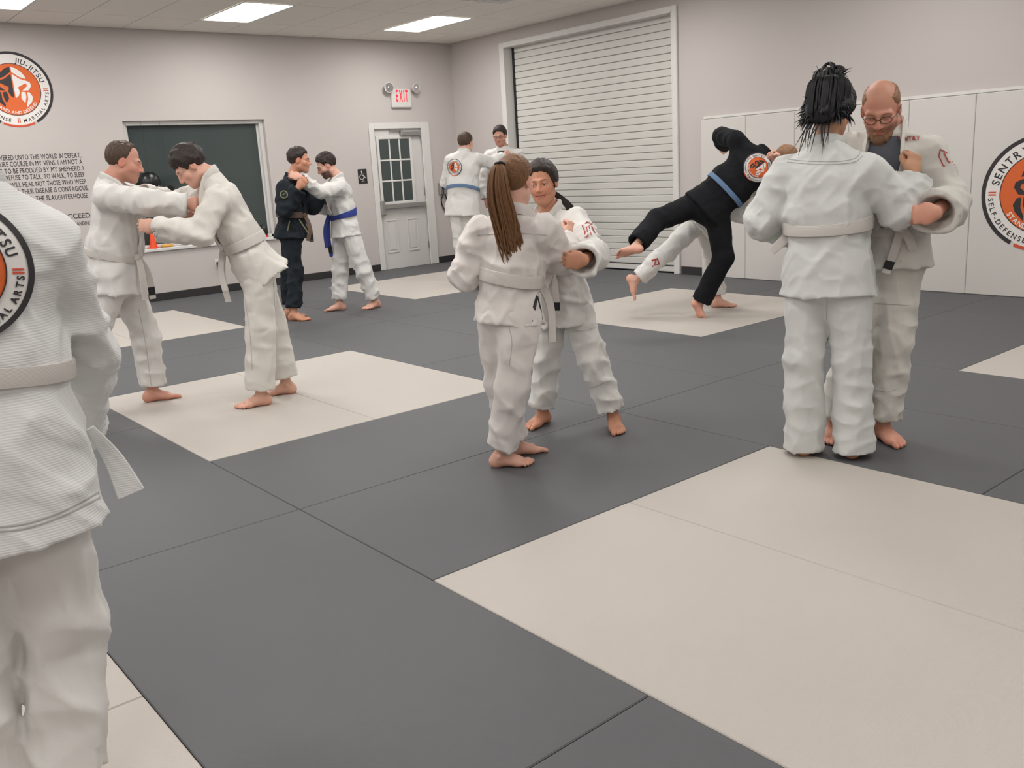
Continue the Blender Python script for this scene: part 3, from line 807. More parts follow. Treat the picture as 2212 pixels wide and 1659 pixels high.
# ------------------------------------------------------------------ head, hands, feet in their own frames
def head_parts(sc=1.0, fem=0., smile=0., neck=None, jaw=1.0, lids=0., neck2=None):
    """skin of the head: x = its right, y = forward, z = up, origin between the ears"""
    P = []; A = lambda p, k: P.append((p, k, 1)); Sb = lambda p, k: P.append((p, k, 0))
    A(ell((0, -.014, .036), (.074, .094, .084)), .0)
    A(ell((0, .018, -.035), (.060 * jaw, .070, .078)), .03)
    A(ell((0, .050, -.050), (.046 * jaw, .045, .052)), .025)
    A(cap((.048 * jaw, .004, -.060), (.014, .066, -.094), .020, .018), .03); A(cap((-.048 * jaw, .004, -.060), (-.014, .066, -.094), .020, .018), .03)
    A(ell((0, .070, -.095), (.020, .018, .017)), .02)
    for s in (-1, 1):
        A(ell((s * .042, .060, -.022), (.022, .022, .020)), .025)
        A(cap((s * .012, .087, .022), (s * .048, .072, .018), .0095 - .0035 * fem, .009 - .003 * fem), .018)
        Sb(ell((s * .031, .100, .003), (.019, .017, .0115)), .014)
        A(ell((s * .031, .0745, .0015), (.0158, .0150, .0148)), .004)
        if lids: Sb(ell((s * .031, .094, .0012), (.0125, .0145, lids)), .0015)
        # ear
        A(ell((s * .077, -.004, -.006), (.008, .020, .031), None), .010)
        Sb(ell((s * .087, .003, .000), (.006, .010, .015)), .006)
        A(ell((s * .012, .099, -.033), (.0085, .010, .0075)), .008)
    A(cap((0, .088 - .003 * fem, .014), (0, .110 - .004 * fem, -.026), .0075 - .001 * fem, .0105 - .0015 * fem), .012); A(ell((0, .108 - .003 * fem, -.031), (.011, .011, .009)), .008)
    w_ = .021 + .006 * smile; zc = -.062
    A(cap((-w_ * .5, .0905, zc + .006), (w_ * .5, .0905, zc + .006), .0055, .0055), .008)
    A(cap((-w_ * .45, .0895, zc - .006 - .004 * smile), (w_ * .45, .0895, zc - .006 - .004 * smile), .0065, .0065), .008)
    if smile:
        for s in (-1, 1): A(ell((s * .036, .066, -.040), (.016, .016, .016)), .02)
        xs = np.linspace(-w_, w_, 9)
        for x in xs: Sb(ell((x, .0985 - 9 * x * x, zc - .004 + 14 * x * x), (.0045, .014, .0056 * (1 - .75 * (x / w_) ** 2))), .0015)
    else: Sb(cap((-w_, .092, zc), (w_, .092, zc), .0022, .0022), .004)
    if neck is not None:
        nk = np.asarray(neck, float); n2 = nk if neck2 is None else np.asarray(neck2, float)
        A(cap((0, -.022, -.055), nk, .050 - .006 * fem, .053 - .007 * fem), .03)
        A(cap(nk, n2, .052, .056), .03)
    return P
def run_parts(P, lo, hi, h):
    f = Field(lo, hi, h)
    for p, k, sgn in P: (f.add if sgn else f.sub)(p, k)
    return f
def head_colors(V, skin, lips=.5, brow=None, stubble=None, hairc=None, flush=.25, fem=0.):
    """colour of the skin itself: lips, brows, redder cheeks and ears, beard shadow"""
    n = len(V); C = np.tile(np.asarray(skin, float), (n, 1)); x, y, z = V.T
    def mixin(mask, col): 
        nonlocal C
        mask = np.clip(mask, 0, 1)[:, None]; C = C * (1 - mask) + np.asarray(col) * mask
    red = np.asarray(skin) * [1.02, .66, .60]
    for s in (-1, 1):
        mixin(flush * np.exp(-(((x - s * .042) / .022) ** 2 + ((z + .030) / .022) ** 2)) * (y > .03), red)
    mixin(.55 * np.exp(-((np.abs(x) - .082) / .010) ** 2) * (y < .03) * (np.abs(z) < .045), red)
    mixin(flush * np.exp(-((x / .016) ** 2 + ((z + .03) / .018) ** 2)) * (y > .09), red)
    mixin(lips * np.exp(-((x / .026) ** 4 + ((z + .062) / .011) ** 4)) * (y > .07), np.asarray(skin) * [.88, .42, .42])
    mixin(.75 * np.exp(-((x / .024) ** 6 + ((z + .0615) / .0022) ** 2)) * (y > .07), np.asarray(skin) * [.35, .16, .15])
    if stubble is not None:
        sm = lambda v, a_, b_: np.clip((v - a_) / (b_ - a_), 0, 1) ** 2 * (3 - 2 * np.clip((v - a_) / (b_ - a_), 0, 1))
        b = sm(-z - .16 * np.maximum(.05 - y, 0), .030, .050) * sm(y, -.005, .030) * sm(z, -.135, -.115)
        cut = np.exp(-((x / .026) ** 4 + ((z + .062) / .010) ** 4))
        mixin(stubble[0] * b * (1 - cut), stubble[1])
    if brow is not None:
        for s in (-1, 1):
            zz = .0235 - .10 * np.abs(np.abs(x) - .030)
            mixin(.9 * np.exp(-(((x - s * .031) / .018) ** 4 + ((z - zz - .002 * fem) / (.0048 - .0018 * fem)) ** 2)) * (y > .05), brow)
            mixin(.85 * np.exp(-(((x - s * .031) / .015) ** 4 + ((z - .0035) / .0028) ** 2)) * (y > .06), np.asarray(brow) * .6)
    return C
def hand_field(mir, curl, spread=0., thumb=.5, h=.0036, arm=(0, -1, 0)):
    """x*mir = thumb side, y = along fingers, z = back of hand, origin at the wrist"""
    P = []; A = lambda p, k: P.append((p, k, 1))
    X = lambda x, y, z: np.array([mir * x, y, z])
    arm = np.asarray(arm, float); A(cap(arm * .15, arm * .01, .032, .026), .0); A(seg(X(0, -.012, 0), X(0, .03, 0), (.027, .019), (.037, .0165), (1, 0, 0)), .02)
    A(seg(X(0, .02, 0), X(-.002, .078, .001), (.036, .0165), (.041, .0125), (1, 0, 0)), .02)
    fl = [(.0315, .083, .076, .0084), (.0108, .088, .086, .0086), (-.0102, .086, .079, .0083), (-.0300, .079, .061, .0074)]
    for i, (bx, by, ln, r) in enumerate(fl):
        cu = curl[i] if hasattr(curl, '__len__') else curl
        a = 0; p = X(bx, by - .006, -.001); sp = spread * (bx) * 5
        q = p
        for j, (fr, mx) in enumerate(((.46, 78), (.30, 95), (.24, 55))):
            a += math.radians(mx) * cu; l_ = ln * fr
            d_ = X(math.sin(sp) * math.cos(a), math.cos(sp) * math.cos(a), -math.sin(a)); e_ = q + d_ * l_
            A(cap(q, e_, r * (1 - .07 * j), r * (1 - .07 * (j + 1))), .0025 if j else .006); q = e_
    t0 = X(.022, .018, -.006); t1 = X(.044 - .010 * thumb, .050, -.016 - .012 * thumb); t2 = X(.050 - .030 * thumb, .076 - .006 * thumb, -.022 - .022 * thumb); t3 = X(.052 - .052 * thumb, .098 - .018 * thumb, -.026 - .024 * thumb)
    A(cap(t0, t1, .017, .0125), .014); A(cap(t1, t2, .0115, .0105), .006); A(cap(t2, t3, .0105, .0085), .004)
    lo, hi = bounds([p for p, _, _ in P], .006)
    return run_parts(P, lo, hi, h)
def foot_field(mir, h=.0048, flat=True, sc=1.0, bend=0., shin=(0, 0, 1)):
    """origin at the ankle joint, y toward the toes, z up; x*mir = big-toe side"""
    P = []; A = lambda p, k: P.append((p, k, 1)); X = lambda x, y, z: np.array([mir * x, y, z])
    sh_ = np.asarray(shin, float); A(cap(sh_ * .16 + X(0, -.004, 0), X(0, -.004, .0), .038, .034), .0)
    A(ell(X(-.001, -.038, -.042), (.030, .034, .034)), .03)
    A(seg(X(0, -.022, -.036), X(-.002, .085, -.050), (.031, .036), (.043, .024), (1, 0, 0)), .03)
    A(seg(X(0, .0, -.012), X(.010, .075, -.046), (.024, .022), (.026, .020), (1, 0, 0)), .03)
    A(ell(X(.022, .098, -.056), (.022, .028, .018)), .015); A(ell(X(-.022, .085, -.058), (.022, .028, .015)), .015)
    A(ell(X(.034, -.004, -.006), (.010, .012, .012)), .010); A(ell(X(-.034, -.012, -.012), (.010, .012, .012)), .010)
    for (bx, y0, y1, r) in ((.030, .112, .158, .0135), (.0065, .118, .154, .0095), (-.0105, .112, .145, .009), (-.0255, .103, .133, .0085), (-.039, .090, .118, .008)):
        c_ = math.radians(bend)
        A(cap(X(bx, y0 - .01, -.058), X(bx * 1.04, y0 + (y1 - y0) * .5, -.055 + (y1 - y0) * .3 * math.sin(c_)), r * .95, r), .004)
        A(cap(X(bx * 1.04, y0 + (y1 - y0) * .5, -.055 + (y1 - y0) * .3 * math.sin(c_)), X(bx * 1.05, y1, -.063 + (y1 - y0) * math.sin(c_)), r, r * .95), .002)
    lo, hi = bounds([p for p, _, _ in P], .006)
    f = run_parts(P, lo, hi, h)
    if flat: f.warp(lambda X_, Y_, Z_: 0); f.F = np.maximum(f.F, -(f.ax[2][None, None, :] + .0735))
    return f

# ------------------------------------------------------------------ people
def gi_mat(name, c, weave=1.0, dark=False):
    return mat(name, c, .88, spec=.25, sheen=.0 if dark else .12, var=.015 if not dark else .05,
               bump=[('ridge', (8, 8, 11), .8, .016), ('noise', (22, 22, 30), .14, .008), ('voronoi', (260, 260, 330), .14 * weave, .0012)])
GI_W = gi_mat('white cotton', srgb(216, 214, 210)); GI_COOL = gi_mat('cool white cotton', srgb(208, 209, 206)); GI_CREAM = gi_mat('cream cotton', srgb(211, 207, 200))
GI_WARM = gi_mat('warm white cotton', srgb(214, 208, 204)); GI_GREY = gi_mat('washed grey cotton', srgb(204, 201, 194))
M_pearl = mat('ribbed pearl weave', srgb(222, 222, 220), .88, spec=.25, sheen=.1, bump=[('ridge', (7, 7, 9), .6, .014), ('wavez', (2, 2, 58), .16, .004)])
GI_NAVY = gi_mat('navy cotton', srgb(30, 36, 42), 1, True); GI_BLACK = gi_mat('black cotton', srgb(20, 21, 25), 1, True)
B_WHITE = mat('white belt', srgb(204, 199, 193), .8, bump=[('wavez', (3, 3, 130), .3, .002)])
B_BROWN = mat('brown belt', srgb(92, 74, 60), .8); B_BLUE = mat('blue belt', srgb(48, 64, 140), .8); B_STEEL = mat('steel blue belt', srgb(96, 122, 154), .8); B_BLK = mat('black belt bar', srgb(28, 27, 28), .7)
M_skin = mat('skin', (.6, .4, .3), .5, attr=True, var=.05, spec=.4, bump=[('noise', (220, 220, 220), .06, .002)])
def hair_mat(name, c, rough=.5):
    return mat(name, c, rough, var=.25, spec=.35, bump=[('noise', (240, 240, 30), .5, .004)])
H_DARK = hair_mat('dark brown hair', srgb(48, 38, 34)); H_BLACK = hair_mat('black hair', srgb(20, 20, 23), .42); H_BROWN = hair_mat('light brown hair', srgb(112, 78, 50)); H_MED = hair_mat('brown hair', srgb(78, 60, 48)); H_SAND = hair_mat('sandy hair', srgb(140, 104, 78))
M_shirt = mat('charcoal shirt', srgb(78, 80, 88), .85, bump=[('noise', (120, 120, 400), .2, .002)]); M_dkshirt = mat('dark shirt', srgb(52, 54, 60), .85)
M_seam = mat('seam thread', srgb(176, 174, 170), .9)
M_eyew = mat('eye white', srgb(225, 220, 215), .25); M_iris = mat('iris', srgb(40, 28, 22), .2); M_teeth = mat('teeth', srgb(232, 226, 216), .3)
M_blkrim = mat('glasses frame', srgb(30, 28, 28), .3); M_redpr = mat('red embroidery', srgb(170, 60, 55), .8); M_khaki = mat('olive trim', srgb(120, 120, 84), .8)

class Pose:
    """joints from picture points: a vertical plane through the person's place, faced to the viewer, plus an offset away from him"""
    def __init__(s, ground):
        s.g = np.array([ground[0], ground[1], 0.]); n = s.g - CAM; n[2] = 0; s.n = nrm(n); s.r = np.cross(s.n, (0, 0, 1.)); s.u = np.array([0, 0, 1.])
    def __call__(s, px, py, off=0.):
        d = ray(px, py); t = ((s.g - CAM) @ s.n + off) / (d @ s.n); return CAM + t * d
    def v(s, r, u, a): return nrm(s.r * r + s.u * u + s.n * a)

def frame3(y, zhint):
    y = nrm(y); z = np.asarray(zhint, float); z = nrm(z - y * (y @ z)); x = np.cross(y, z); return np.stack([x, y, z], 1)
PEOPLE_LOG = []
def hair_shell(prof, thick, seed, h=.0052, lo_cut=None, noise=.0028, lam=.022, extra=None, top_cut=None, centre=(0, -.014, .036)):
    """hair grown on the skull; prof = hairline height over y"""
    yy, zz = np.array(prof).T
    f = Field((-.14, -.17, -.16), (.14, .14, .19), h)
    f.add(ell(centre, (.074 + thick, .094 + thick, .084 + thick * 1.15)), 0)
    if extra:
        for p, k in extra: f.add(p, k)
    X, Y, Z = f._g((slice(None),) * 3)
    zc = np.interp(Y, yy, zz).astype(np.float32) + .004 * np.sin(170 * X + 60 * Y) + .003 * np.sin(330 * X + 1.3 + 140 * Y)
    if thick > 0: f.F = f.F + np.clip(.022 - (Z - zc), 0, .022) * .5 * min(thick / .012, 1.2)
    f.F = np.maximum(f.F, (zc - Z) * .8 + 0 * X)
    if top_cut is not None: f.F = np.maximum(f.F, top_cut(X, Y, Z))
    r = np.random.RandomState(seed); a1, a2 = r.rand(2) * 6
    f.F = f.F + bumps(noise, seed, lam, .35)(X, Y, Z) + .0016 * np.sin(42 * np.arctan2(X, Z - .03) + 30 * Y + a1)
    return f.nets()

def person(label, ps, J, o):
    g = o.get
    W = g('w', 1.0); HS = g('hs', 1.0)
    up = nrm(J['neck'] - J['pel']); side = J['shR'] - J['shL']; side = nrm(side - up * (side @ up)); fwd = np.cross(up, side)   # side = person's right
    hside = J['hipR'] - J['hipL']; hside = nrm(hside - np.array([0, 0, 1.]) * hside[2] * .0)
    Lsp = np.linalg.norm(J['neck'] - J['pel'])
    skin = np.array(g('skin', srgb(205, 152, 130)))
    gi = g('gi', GI_W); gp = g('gp', gi)
    seed = g('seed', 1); hC = g('res', .011)
    # ---------------- body mesh pieces (one mesh)
    BV, BF, BC = [], [], []
    def put(V, Q, C):
        k = sum(len(v) for v in BV); BV.append(V); BF.append(Q + k); BC.append(np.broadcast_to(C, (len(V), 3)))
    Hm = frame3(J['hf'], J.get('hu', (0, 0, 1.))); HC = J['HC']
    nloc = Hm.T @ (J['neck'] - HC) / HS
    hp = head_parts(1, g('fem', 0), g('smile', 0), nloc, g('jaw', 1.0), g('lids', 0.), Hm.T @ (J['neck'] - up * .05 + fwd * .01 - HC) / HS)
    lo = np.minimum((-.10, -.12, -.13), nloc - .10); hi = np.maximum((.10, .13, .135), nloc + .10)
    V, Q = run_parts(hp, lo, hi, g('hres', .0042)).nets()
    C = head_colors(V, skin, g('lips', .5), g('brow'), g('stubble'), flush=g('flush', .25), fem=g('fem', 0))
    if g('scalp') is not None:
        m_ = np.clip((V[:, 2] - .045) / .03, 0, 1) * np.clip((V[:, 1] * -1 + .075) / .03, 0, 1) * g('scalp')[0]; C = C * (1 - m_[:, None]) + np.array(g('scalp')[1]) * m_[:, None]
    put(HC + HS * (V @ Hm.T), Q, C)
    tw = lambda P: HC + HS * (np.asarray(P, float) @ Hm.T)
    hs_ = HS * g('hand', 1.0)
    grips = {}
    for sd, mir in (('L', 1), ('R', -1)):
        if g('nohand' + sd): continue
        fore = nrm(J['wr' + sd] - J['el' + sd]); dirn = J.get('hd' + sd, fore); pn = J.get('pn' + sd, -up + .3 * fwd)
        Rm = frame3(dirn, -np.asarray(pn, float))
        f = hand_field(mir, g('curl' + sd, .8), g('spread' + sd, .1), g('thumb' + sd, .8), g('handres', .0034), Rm.T @ -fore)
        V, Q = f.nets()
        red = skin * [1.03, .84, .80]; tip = np.clip((V[:, 1:2] - .09) / .05, 0, 1)
        put(J['wr' + sd] + hs_ * (V @ Rm.T), Q, skin * (1 - .6 * tip) + red * .6 * tip)
    for sd, mir in (('L', 1), ('R', -1)):
        if g('nofoot' + sd): continue
        d_ = J['ft' + sd]; tip = J.get('fu' + sd)
        Rm = frame3(d_, (0, 0, 1.) if tip is None else tip); fs = HS * g('foot', 1.0)
        A_ = J['an' + sd]; f = foot_field(mir, g('footres', .0042), tip is None, shin=Rm.T @ nrm(J['kn' + sd] - A_)); V, Q = f.nets()
        if tip is None: A_ = np.array([A_[0], A_[1], .074 * fs + .0005])
        red = skin * [1.02, .78, .72]; k_ = np.clip((-V[:, 2:3] - .04) / .03, 0, 1) * .6
        put(A_ + fs * (V @ Rm.T), Q, skin * (1 - k_) + red * k_)
        J['an' + sd] = A_
    # coarse trunk and limbs under the clothes
    P = []
    A = lambda p, k=.03: P.append((p, k, 1))
    A(seg(J['pel'] - up * .06, J['pel'] + up * .22 * Lsp / .55, (.125 * W, .085 * W), (.11 * W, .08 * W), side), .0)
    A(seg(J['pel'] + up * .2, J['neck'] - up * .10, (.115 * W, .08 * W), (.125 * W, .075 * W), side)); A(cap(J['neck'] - up * .12, J['neck'], .06, .05))
    for sd in 'LR':
        A(cap(J['neck'] - up * .085, J['sh' + sd] - up * .05, .040, .034)); A(cap(J['sh' + sd] - up * .05, J['el' + sd], .036 * W, .034)); A(cap(J['el' + sd], J['wr' + sd], .036, .026))
        A(cap(J['hip' + sd], J['kn' + sd], .060 * W, .042)); A(cap(J['kn' + sd], J['an' + sd], .040, .031))
    lo, hi = bounds([p for p, _, _ in P]); V, Q = run_parts(P, lo, hi, .021).nets(); put(V, Q, skin)
    body = mesh('person', np.concatenate(BV), np.concatenate(BF), M_skin, None, True, np.concatenate(BC)); tag(body, label, 'person', g('group', 'training partners on the mats'))
    # ---------------- jacket
    hl = g('skirt', .22); dn = nrm(-up * g('hang', .7) + np.array([0, 0, -1.]) * (1 - g('hang', .7)) + fwd * g('skf', 0.) + side * g('sks', 0.))
    bl = J['pel'] + up * g('belt', .16); bh = bl + up * .075; chest = J['pel'] + up * (.70 * Lsp); chest = chest + fwd * g('chf', .0); shl = J['neck'] - up * .075
    flr = g('flr', 1.06); hem = J['pel'] + dn * hl; wB = W * g('belly', 1.0)
    ft0 = limb_folds(.0085 * g('fa', 1.), .17, seed + 3, base=.8); fs0 = limb_folds(.0060 * g('fa', 1.), .24, seed + 4, base=.5)
    pa, pb = np.random.RandomState(seed + 9).rand(2) * 6.28
    def gather(s, th): return (.62 - np.abs(np.sin(5 * th + pa + .9 * np.sin(2 * th + pb))) ** .7)
    ft = lambda s, th: ft0(s, th) + .0075 * g('fa', 1.) * np.exp(-np.abs(s) / .07) * gather(s, th)
    fs_ = lambda s, th: fs0(s, th) + .0065 * g('fa', 1.) * np.exp(-np.abs(s - hl - g('belt', .16)) / .09) * gather(s, th)
    torso = [seg(hem, J['pel'], (.196 * wB * flr, .150 * wB * flr), (.180 * wB, .134 * wB), side, True, False, fs_, pw=2.4),
             seg(J['pel'], bl, (.180 * wB, .134 * wB), (.156 * wB, .116 * wB), side, fold=fs_, s0=hl, pw=2.3),
             seg(bl, bh, (.155 * wB, .115 * wB), (.172 * wB, .130 * wB), side, fold=ft, pw=2.3),
             seg(bh, chest, (.172 * wB, .130 * wB), (.168 * W, .118 * W), side, fold=ft, s0=.07, pw=2.3),
             seg(chest, shl, (.168 * W, .117 * W), (.128 * W, .080 * W), side, pw=2.2, fold=ft, s0=.3)]
    yoke = []
    for sd in 'LR':
        yoke += [cap(J['neck'] - up * .060, J['sh' + sd] - up * .030 * W, .050 * W, .056 * W), cap(chest, J['sh' + sd] - up * .05, .08 * W, .058 * W)]
    yoke.append(cap(J['neck'] - up * .05 - fwd * .005, J['neck'] - up * .01 - fwd * .015, .062 * W, .050 * W))
    sr = g('slv', 1.0) * (.5 + .5 * W); slv = []; cav = []
    for i, sd in enumerate('LR'):
        L1 = np.linalg.norm(J['el' + sd] - J['sh' + sd]); w_ = J['wr' + sd] - J['el' + sd]; cf = J['el' + sd] + w_ * g('cuff' + sd, .92)
        ff = limb_folds(.0135 * g('fa', 1.), .085, seed + 20 + i, [L1 - .02, L1 + .06], .14, .4)
        hv = np.array([0, 0, -1.]) * g('droop', .012)
        slv += [seg(J['sh' + sd] - up * .03, J['el' + sd] + hv, (.072 * sr, .072 * sr), (.070 * sr, .070 * sr), side + .3 * fwd, fold=ff),
                seg(J['el' + sd] + hv, cf + hv * .6, (.070 * sr, .070 * sr), (.066 * sr * g('cw', 1.), .064 * sr * g('cw', 1.)), side + .3 * fwd, False, True, fold=ff, s0=L1)]
        cav.append(seg(cf - nrm(w_) * .11 + hv * .6, cf + nrm(w_) * .03 + hv * .6, (.036, .036), (.066 * sr * g('cw', 1.) - .017, .064 * sr * g('cw', 1.) - .017), side + .3 * fwd, True, True))
    allp = torso + yoke + slv; lo, hi = bounds(allp)
    f = Field(lo, hi, hC)
    for p in torso: f.add(p, .045)
    for p in yoke: f.add(p, .05)
    for p in slv: f.add(p, .014)
    X, Y, Z = f._g((slice(None),) * 3); f.F = f.F + drape(.0095 * g('fa', 1.), seed + 40, .25, .75)(X, Y, Z)
    for p in cav: f.sub(p, .0)
    f.sub(seg(hem + dn * .03, hem - dn * hl * .55, (.196 * wB * flr, .150 * wB * flr), (.185 * wB, .14 * wB), side, True, True, None, pw=2.4, thin=.040), .0)
    V, Q = f.nets(); V = relax(V, Q, 1, .12)
    jk = mesh('jacket', V, Q, gi, body, True)
    tp = torso + yoke
    # ---------------- trousers
    ph = J['pel']; P = [seg(ph + up * .14, ph - up * .02, (.150 * wB, .108 * wB), (.165 * wB, .122 * wB), side, pw=2.3)]
    P2 = []; cav = []
    for i, sd in enumerate('LR'):
        hp_, kn, an = J['hip' + sd], J['kn' + sd], J['an' + sd]; L1 = np.linalg.norm(kn - hp_); w_ = an - kn; hmv = kn + w_ * g('hem' + sd, .90); lr = g('leg', 1.0) * (.6 + .4 * W)
        ff = limb_folds(.0125 * g('lfa', 1.), g('lfl', .095), seed + 60 + i, [L1, L1 + .12, L1 + np.linalg.norm(w_) * .85], .15, .25)
        P2 += [seg(hp_, kn, (.102 * lr, .104 * lr), (.084 * lr, .088 * lr), hside, fold=ff), seg(kn, hmv, (.084 * lr, .088 * lr), (.082 * lr * g('flare', 1.), .086 * lr * g('flare', 1.)), hside, False, True, fold=ff, s0=L1)]
        cav.append(seg(hmv - nrm(w_) * .10, hmv + nrm(w_) * .03, (.045, .045), (.082 * lr * g('flare', 1.) - .020, .086 * lr * g('flare', 1.) - .020), hside, True, True))
    lo, hi = bounds(P + P2); f = Field(lo, hi, hC)
    for p in P: f.add(p, .04)
    f.add(P2[0], .05); f.add(P2[1], .03)
    f2 = Field(lo, hi, hC); 
    for p in P: f2.add(p, .04)
    f2.add(P2[2], .05); f2.add(P2[3], .03)
    a, b_ = f.F, f2.F; k = .022; h_ = np.maximum(k - np.abs(a - b_), 0) / k; f.F = np.minimum(a, b_) - h_ * h_ * k * .25
    X, Y, Z = f._g((slice(None),) * 3); f.F = f.F + drape(.0095 * g('lfa', 1.), seed + 80, .25, .45)(X, Y, Z)
    for p in cav: f.sub(p, 0)
    if g('zfloor', True): f.F = np.maximum(f.F, -(Z - .004) + 0 * X)
    V, Q = f.nets(); V = relax(V, Q, 1, .12)
    tr = mesh('trousers', V, Q, gp, body, True)
    # ---------------- belt
    bm = g('bmat', B_WHITE); n = 56
    bt = MB(); tilt = g('btilt', (0., 0.))
    for wrap in range(g('wraps', 2)):
        ang = np.linspace(0, 2 * math.pi, n); dirs = np.cos(ang)[:, None] * side + np.sin(ang)[:, None] * fwd
        oz = (.006 - .017 * wrap); cen = bl + up * (oz + .022) + (np.cos(ang) * tilt[0] + np.sin(ang) * (tilt[1] * (1 if wrap == 0 else .4)))[:, None] * up
        R_ = shoot(torso, cen, dirs)
        # smooth the ring so that it lies taut over the folds
        rad = np.einsum('ij,ij->i', R_ - cen, dirs)
        for _ in range(4): rad = np.maximum(rad, .5 * (np.r_[rad[-2], rad[:-1]] + np.r_[rad[1:], rad[1]])) * .999 if _ < 2 else .5 * rad + .25 * (np.r_[rad[-2], rad[:-1]] + np.r_[rad[1:], rad[1]])
        bt.ribbon(cen + dirs * (rad + .005 + .003 * wrap)[:, None], dirs, .042, .009)
    belt = bt.build('belt', bm, body, True)
    fr = shoot(torso, bl + up * .015, [fwd * math.cos(g('kang', 0.)) + side * math.sin(g('kang', 0.))])[0]; kd = nrm(fwd * math.cos(g('kang', 0.)) + side * math.sin(g('kang', 0.)))
    if g('knot', True):
        kb = MB().sphere(fr + kd * .014, (.034, .022, .028), 12, 8, np.stack([np.cross(kd, up), kd, up], 1)); kb.build('belt_knot', bm, belt, True)
        for i, t in enumerate(g('tails', [[(0, 0, 0), (-.05, -.12, .03), (-.08, -.27, .03)], [(0, 0, 0), (.05, -.12, .04), (.07, -.30, .03)]])):
            pts = spline([fr + kd * .02 + np.cross(kd, np.array([0, 0, 1.])) * a_ + np.array([0, 0, 1.]) * b2 + kd * c_ for a_, b2, c_ in t], 12)
            tv = nrm(kd * .35 - ps.n * .8) if kd @ ps.n > -.75 else kd; Nn = np.tile(tv, (12, 1)); tl = MB().ribbon(pts, Nn, .040, .008).build('belt_tail', bm, belt, True)
            if i == 0 and g('bar', True) and bm is not B_BLK:
                m_ = pts[8:11] + tv * .0015; MB().ribbon(m_, np.tile(tv, (3, 1)), .042, .0105).build('belt_bar', B_BLK, belt)
    # ---------------- collar / lapels
    if g('lapel', True):
        vo = g('vopen', 26.); vt = g('vtop', .0)
        for s in (-1, 1):
            pts = [J['neck'] + up * .022 - fwd * .056, J['neck'] + up * .018 - fwd * .042 + side * s * .046, J['neck'] + up * .004 + side * s * .064 - fwd * .002, J['neck'] - up * .028 + side * s * (.062 + vt * .3) + fwd * .045]
            N_ = [-fwd + .2 * up, -fwd * .6 + side * s, side * s + .3 * up, fwd * .7 + side * s * .6]
            hs2 = np.linspace(.13, Lsp - g('belt', .16) - .03, 7); lastang = -s * g('vlow', 16.)
            for i, hh in enumerate(hs2):
                t_ = i / 6; an = math.radians((s * vo) * (1 - t_ ** g('vp', 1.1)) + lastang * t_ ** g('vp', 1.1)); d_ = fwd * math.cos(an) + side * math.sin(an)
                q_ = shoot(tp, J['neck'] - up * hh, [d_])[0]; pts.append(q_ + d_ * (.009 if s < 0 else .013)); N_.append(d_)
            m_ = 40; PP = spline(pts, m_); NN = spline(N_, m_)
            MB().ribbon(PP, NN, g('lw', .05), .017).build('lapel', g('lmat', gi), jk, True)
        if g('shirt') is not None:
            rows = 14; cols = 9; VV = []
            for r_ in range(rows):
                t_ = r_ / (rows - 1); hh = .045 + t_ * (Lsp - g('belt', .16) - .05) * g('vdepth', .7); aa = vo * (1 - (t_ * g('vdepth', .7)) ** g('vp', 1.1)) + 2
                for c_ in range(cols):
                    an = math.radians(aa * (2 * c_ / (cols - 1) - 1)); d_ = fwd * math.cos(an) + side * math.sin(an); q_ = shoot(tp, J['neck'] - up * hh, [d_])[0]; VV.append(q_ + d_ * .003)
            VV = np.array(VV); FF = [(r_ * cols + c_, r_ * cols + c_ + 1, (r_ + 1) * cols + c_ + 1, (r_ + 1) * cols + c_) for r_ in range(rows - 1) for c_ in range(cols - 1)]
            VV, FF = solid(VV, FF, fwd, -.004); so = mesh('undershirt', VV, FF, g('shirt'), body, True); fix_normals(so.data)
    PEOPLE_LOG.append((label[:30], {k_: round(float(np.linalg.norm(J[a_] - J[b2])), 3) for k_, a_, b2 in (('uaL', 'shL', 'elL'), ('faL', 'elL', 'wrL'), ('uaR', 'shR', 'elR'), ('faR', 'elR', 'wrR'), ('thL', 'hipL', 'knL'), ('slL', 'knL', 'anL'), ('thR', 'hipR', 'knR'), ('slR', 'knR', 'anR'), ('sp', 'pel', 'neck'), ('sh', 'shL', 'shR'), ('nk', 'neck', 'HC'))}))
    return dict(body=body, jacket=jk, trousers=tr, belt=belt, tw=tw, Hm=Hm, HC=HC, HS=HS, up=up, side=side, fwd=fwd, torso=tp, J=J, bl=bl)

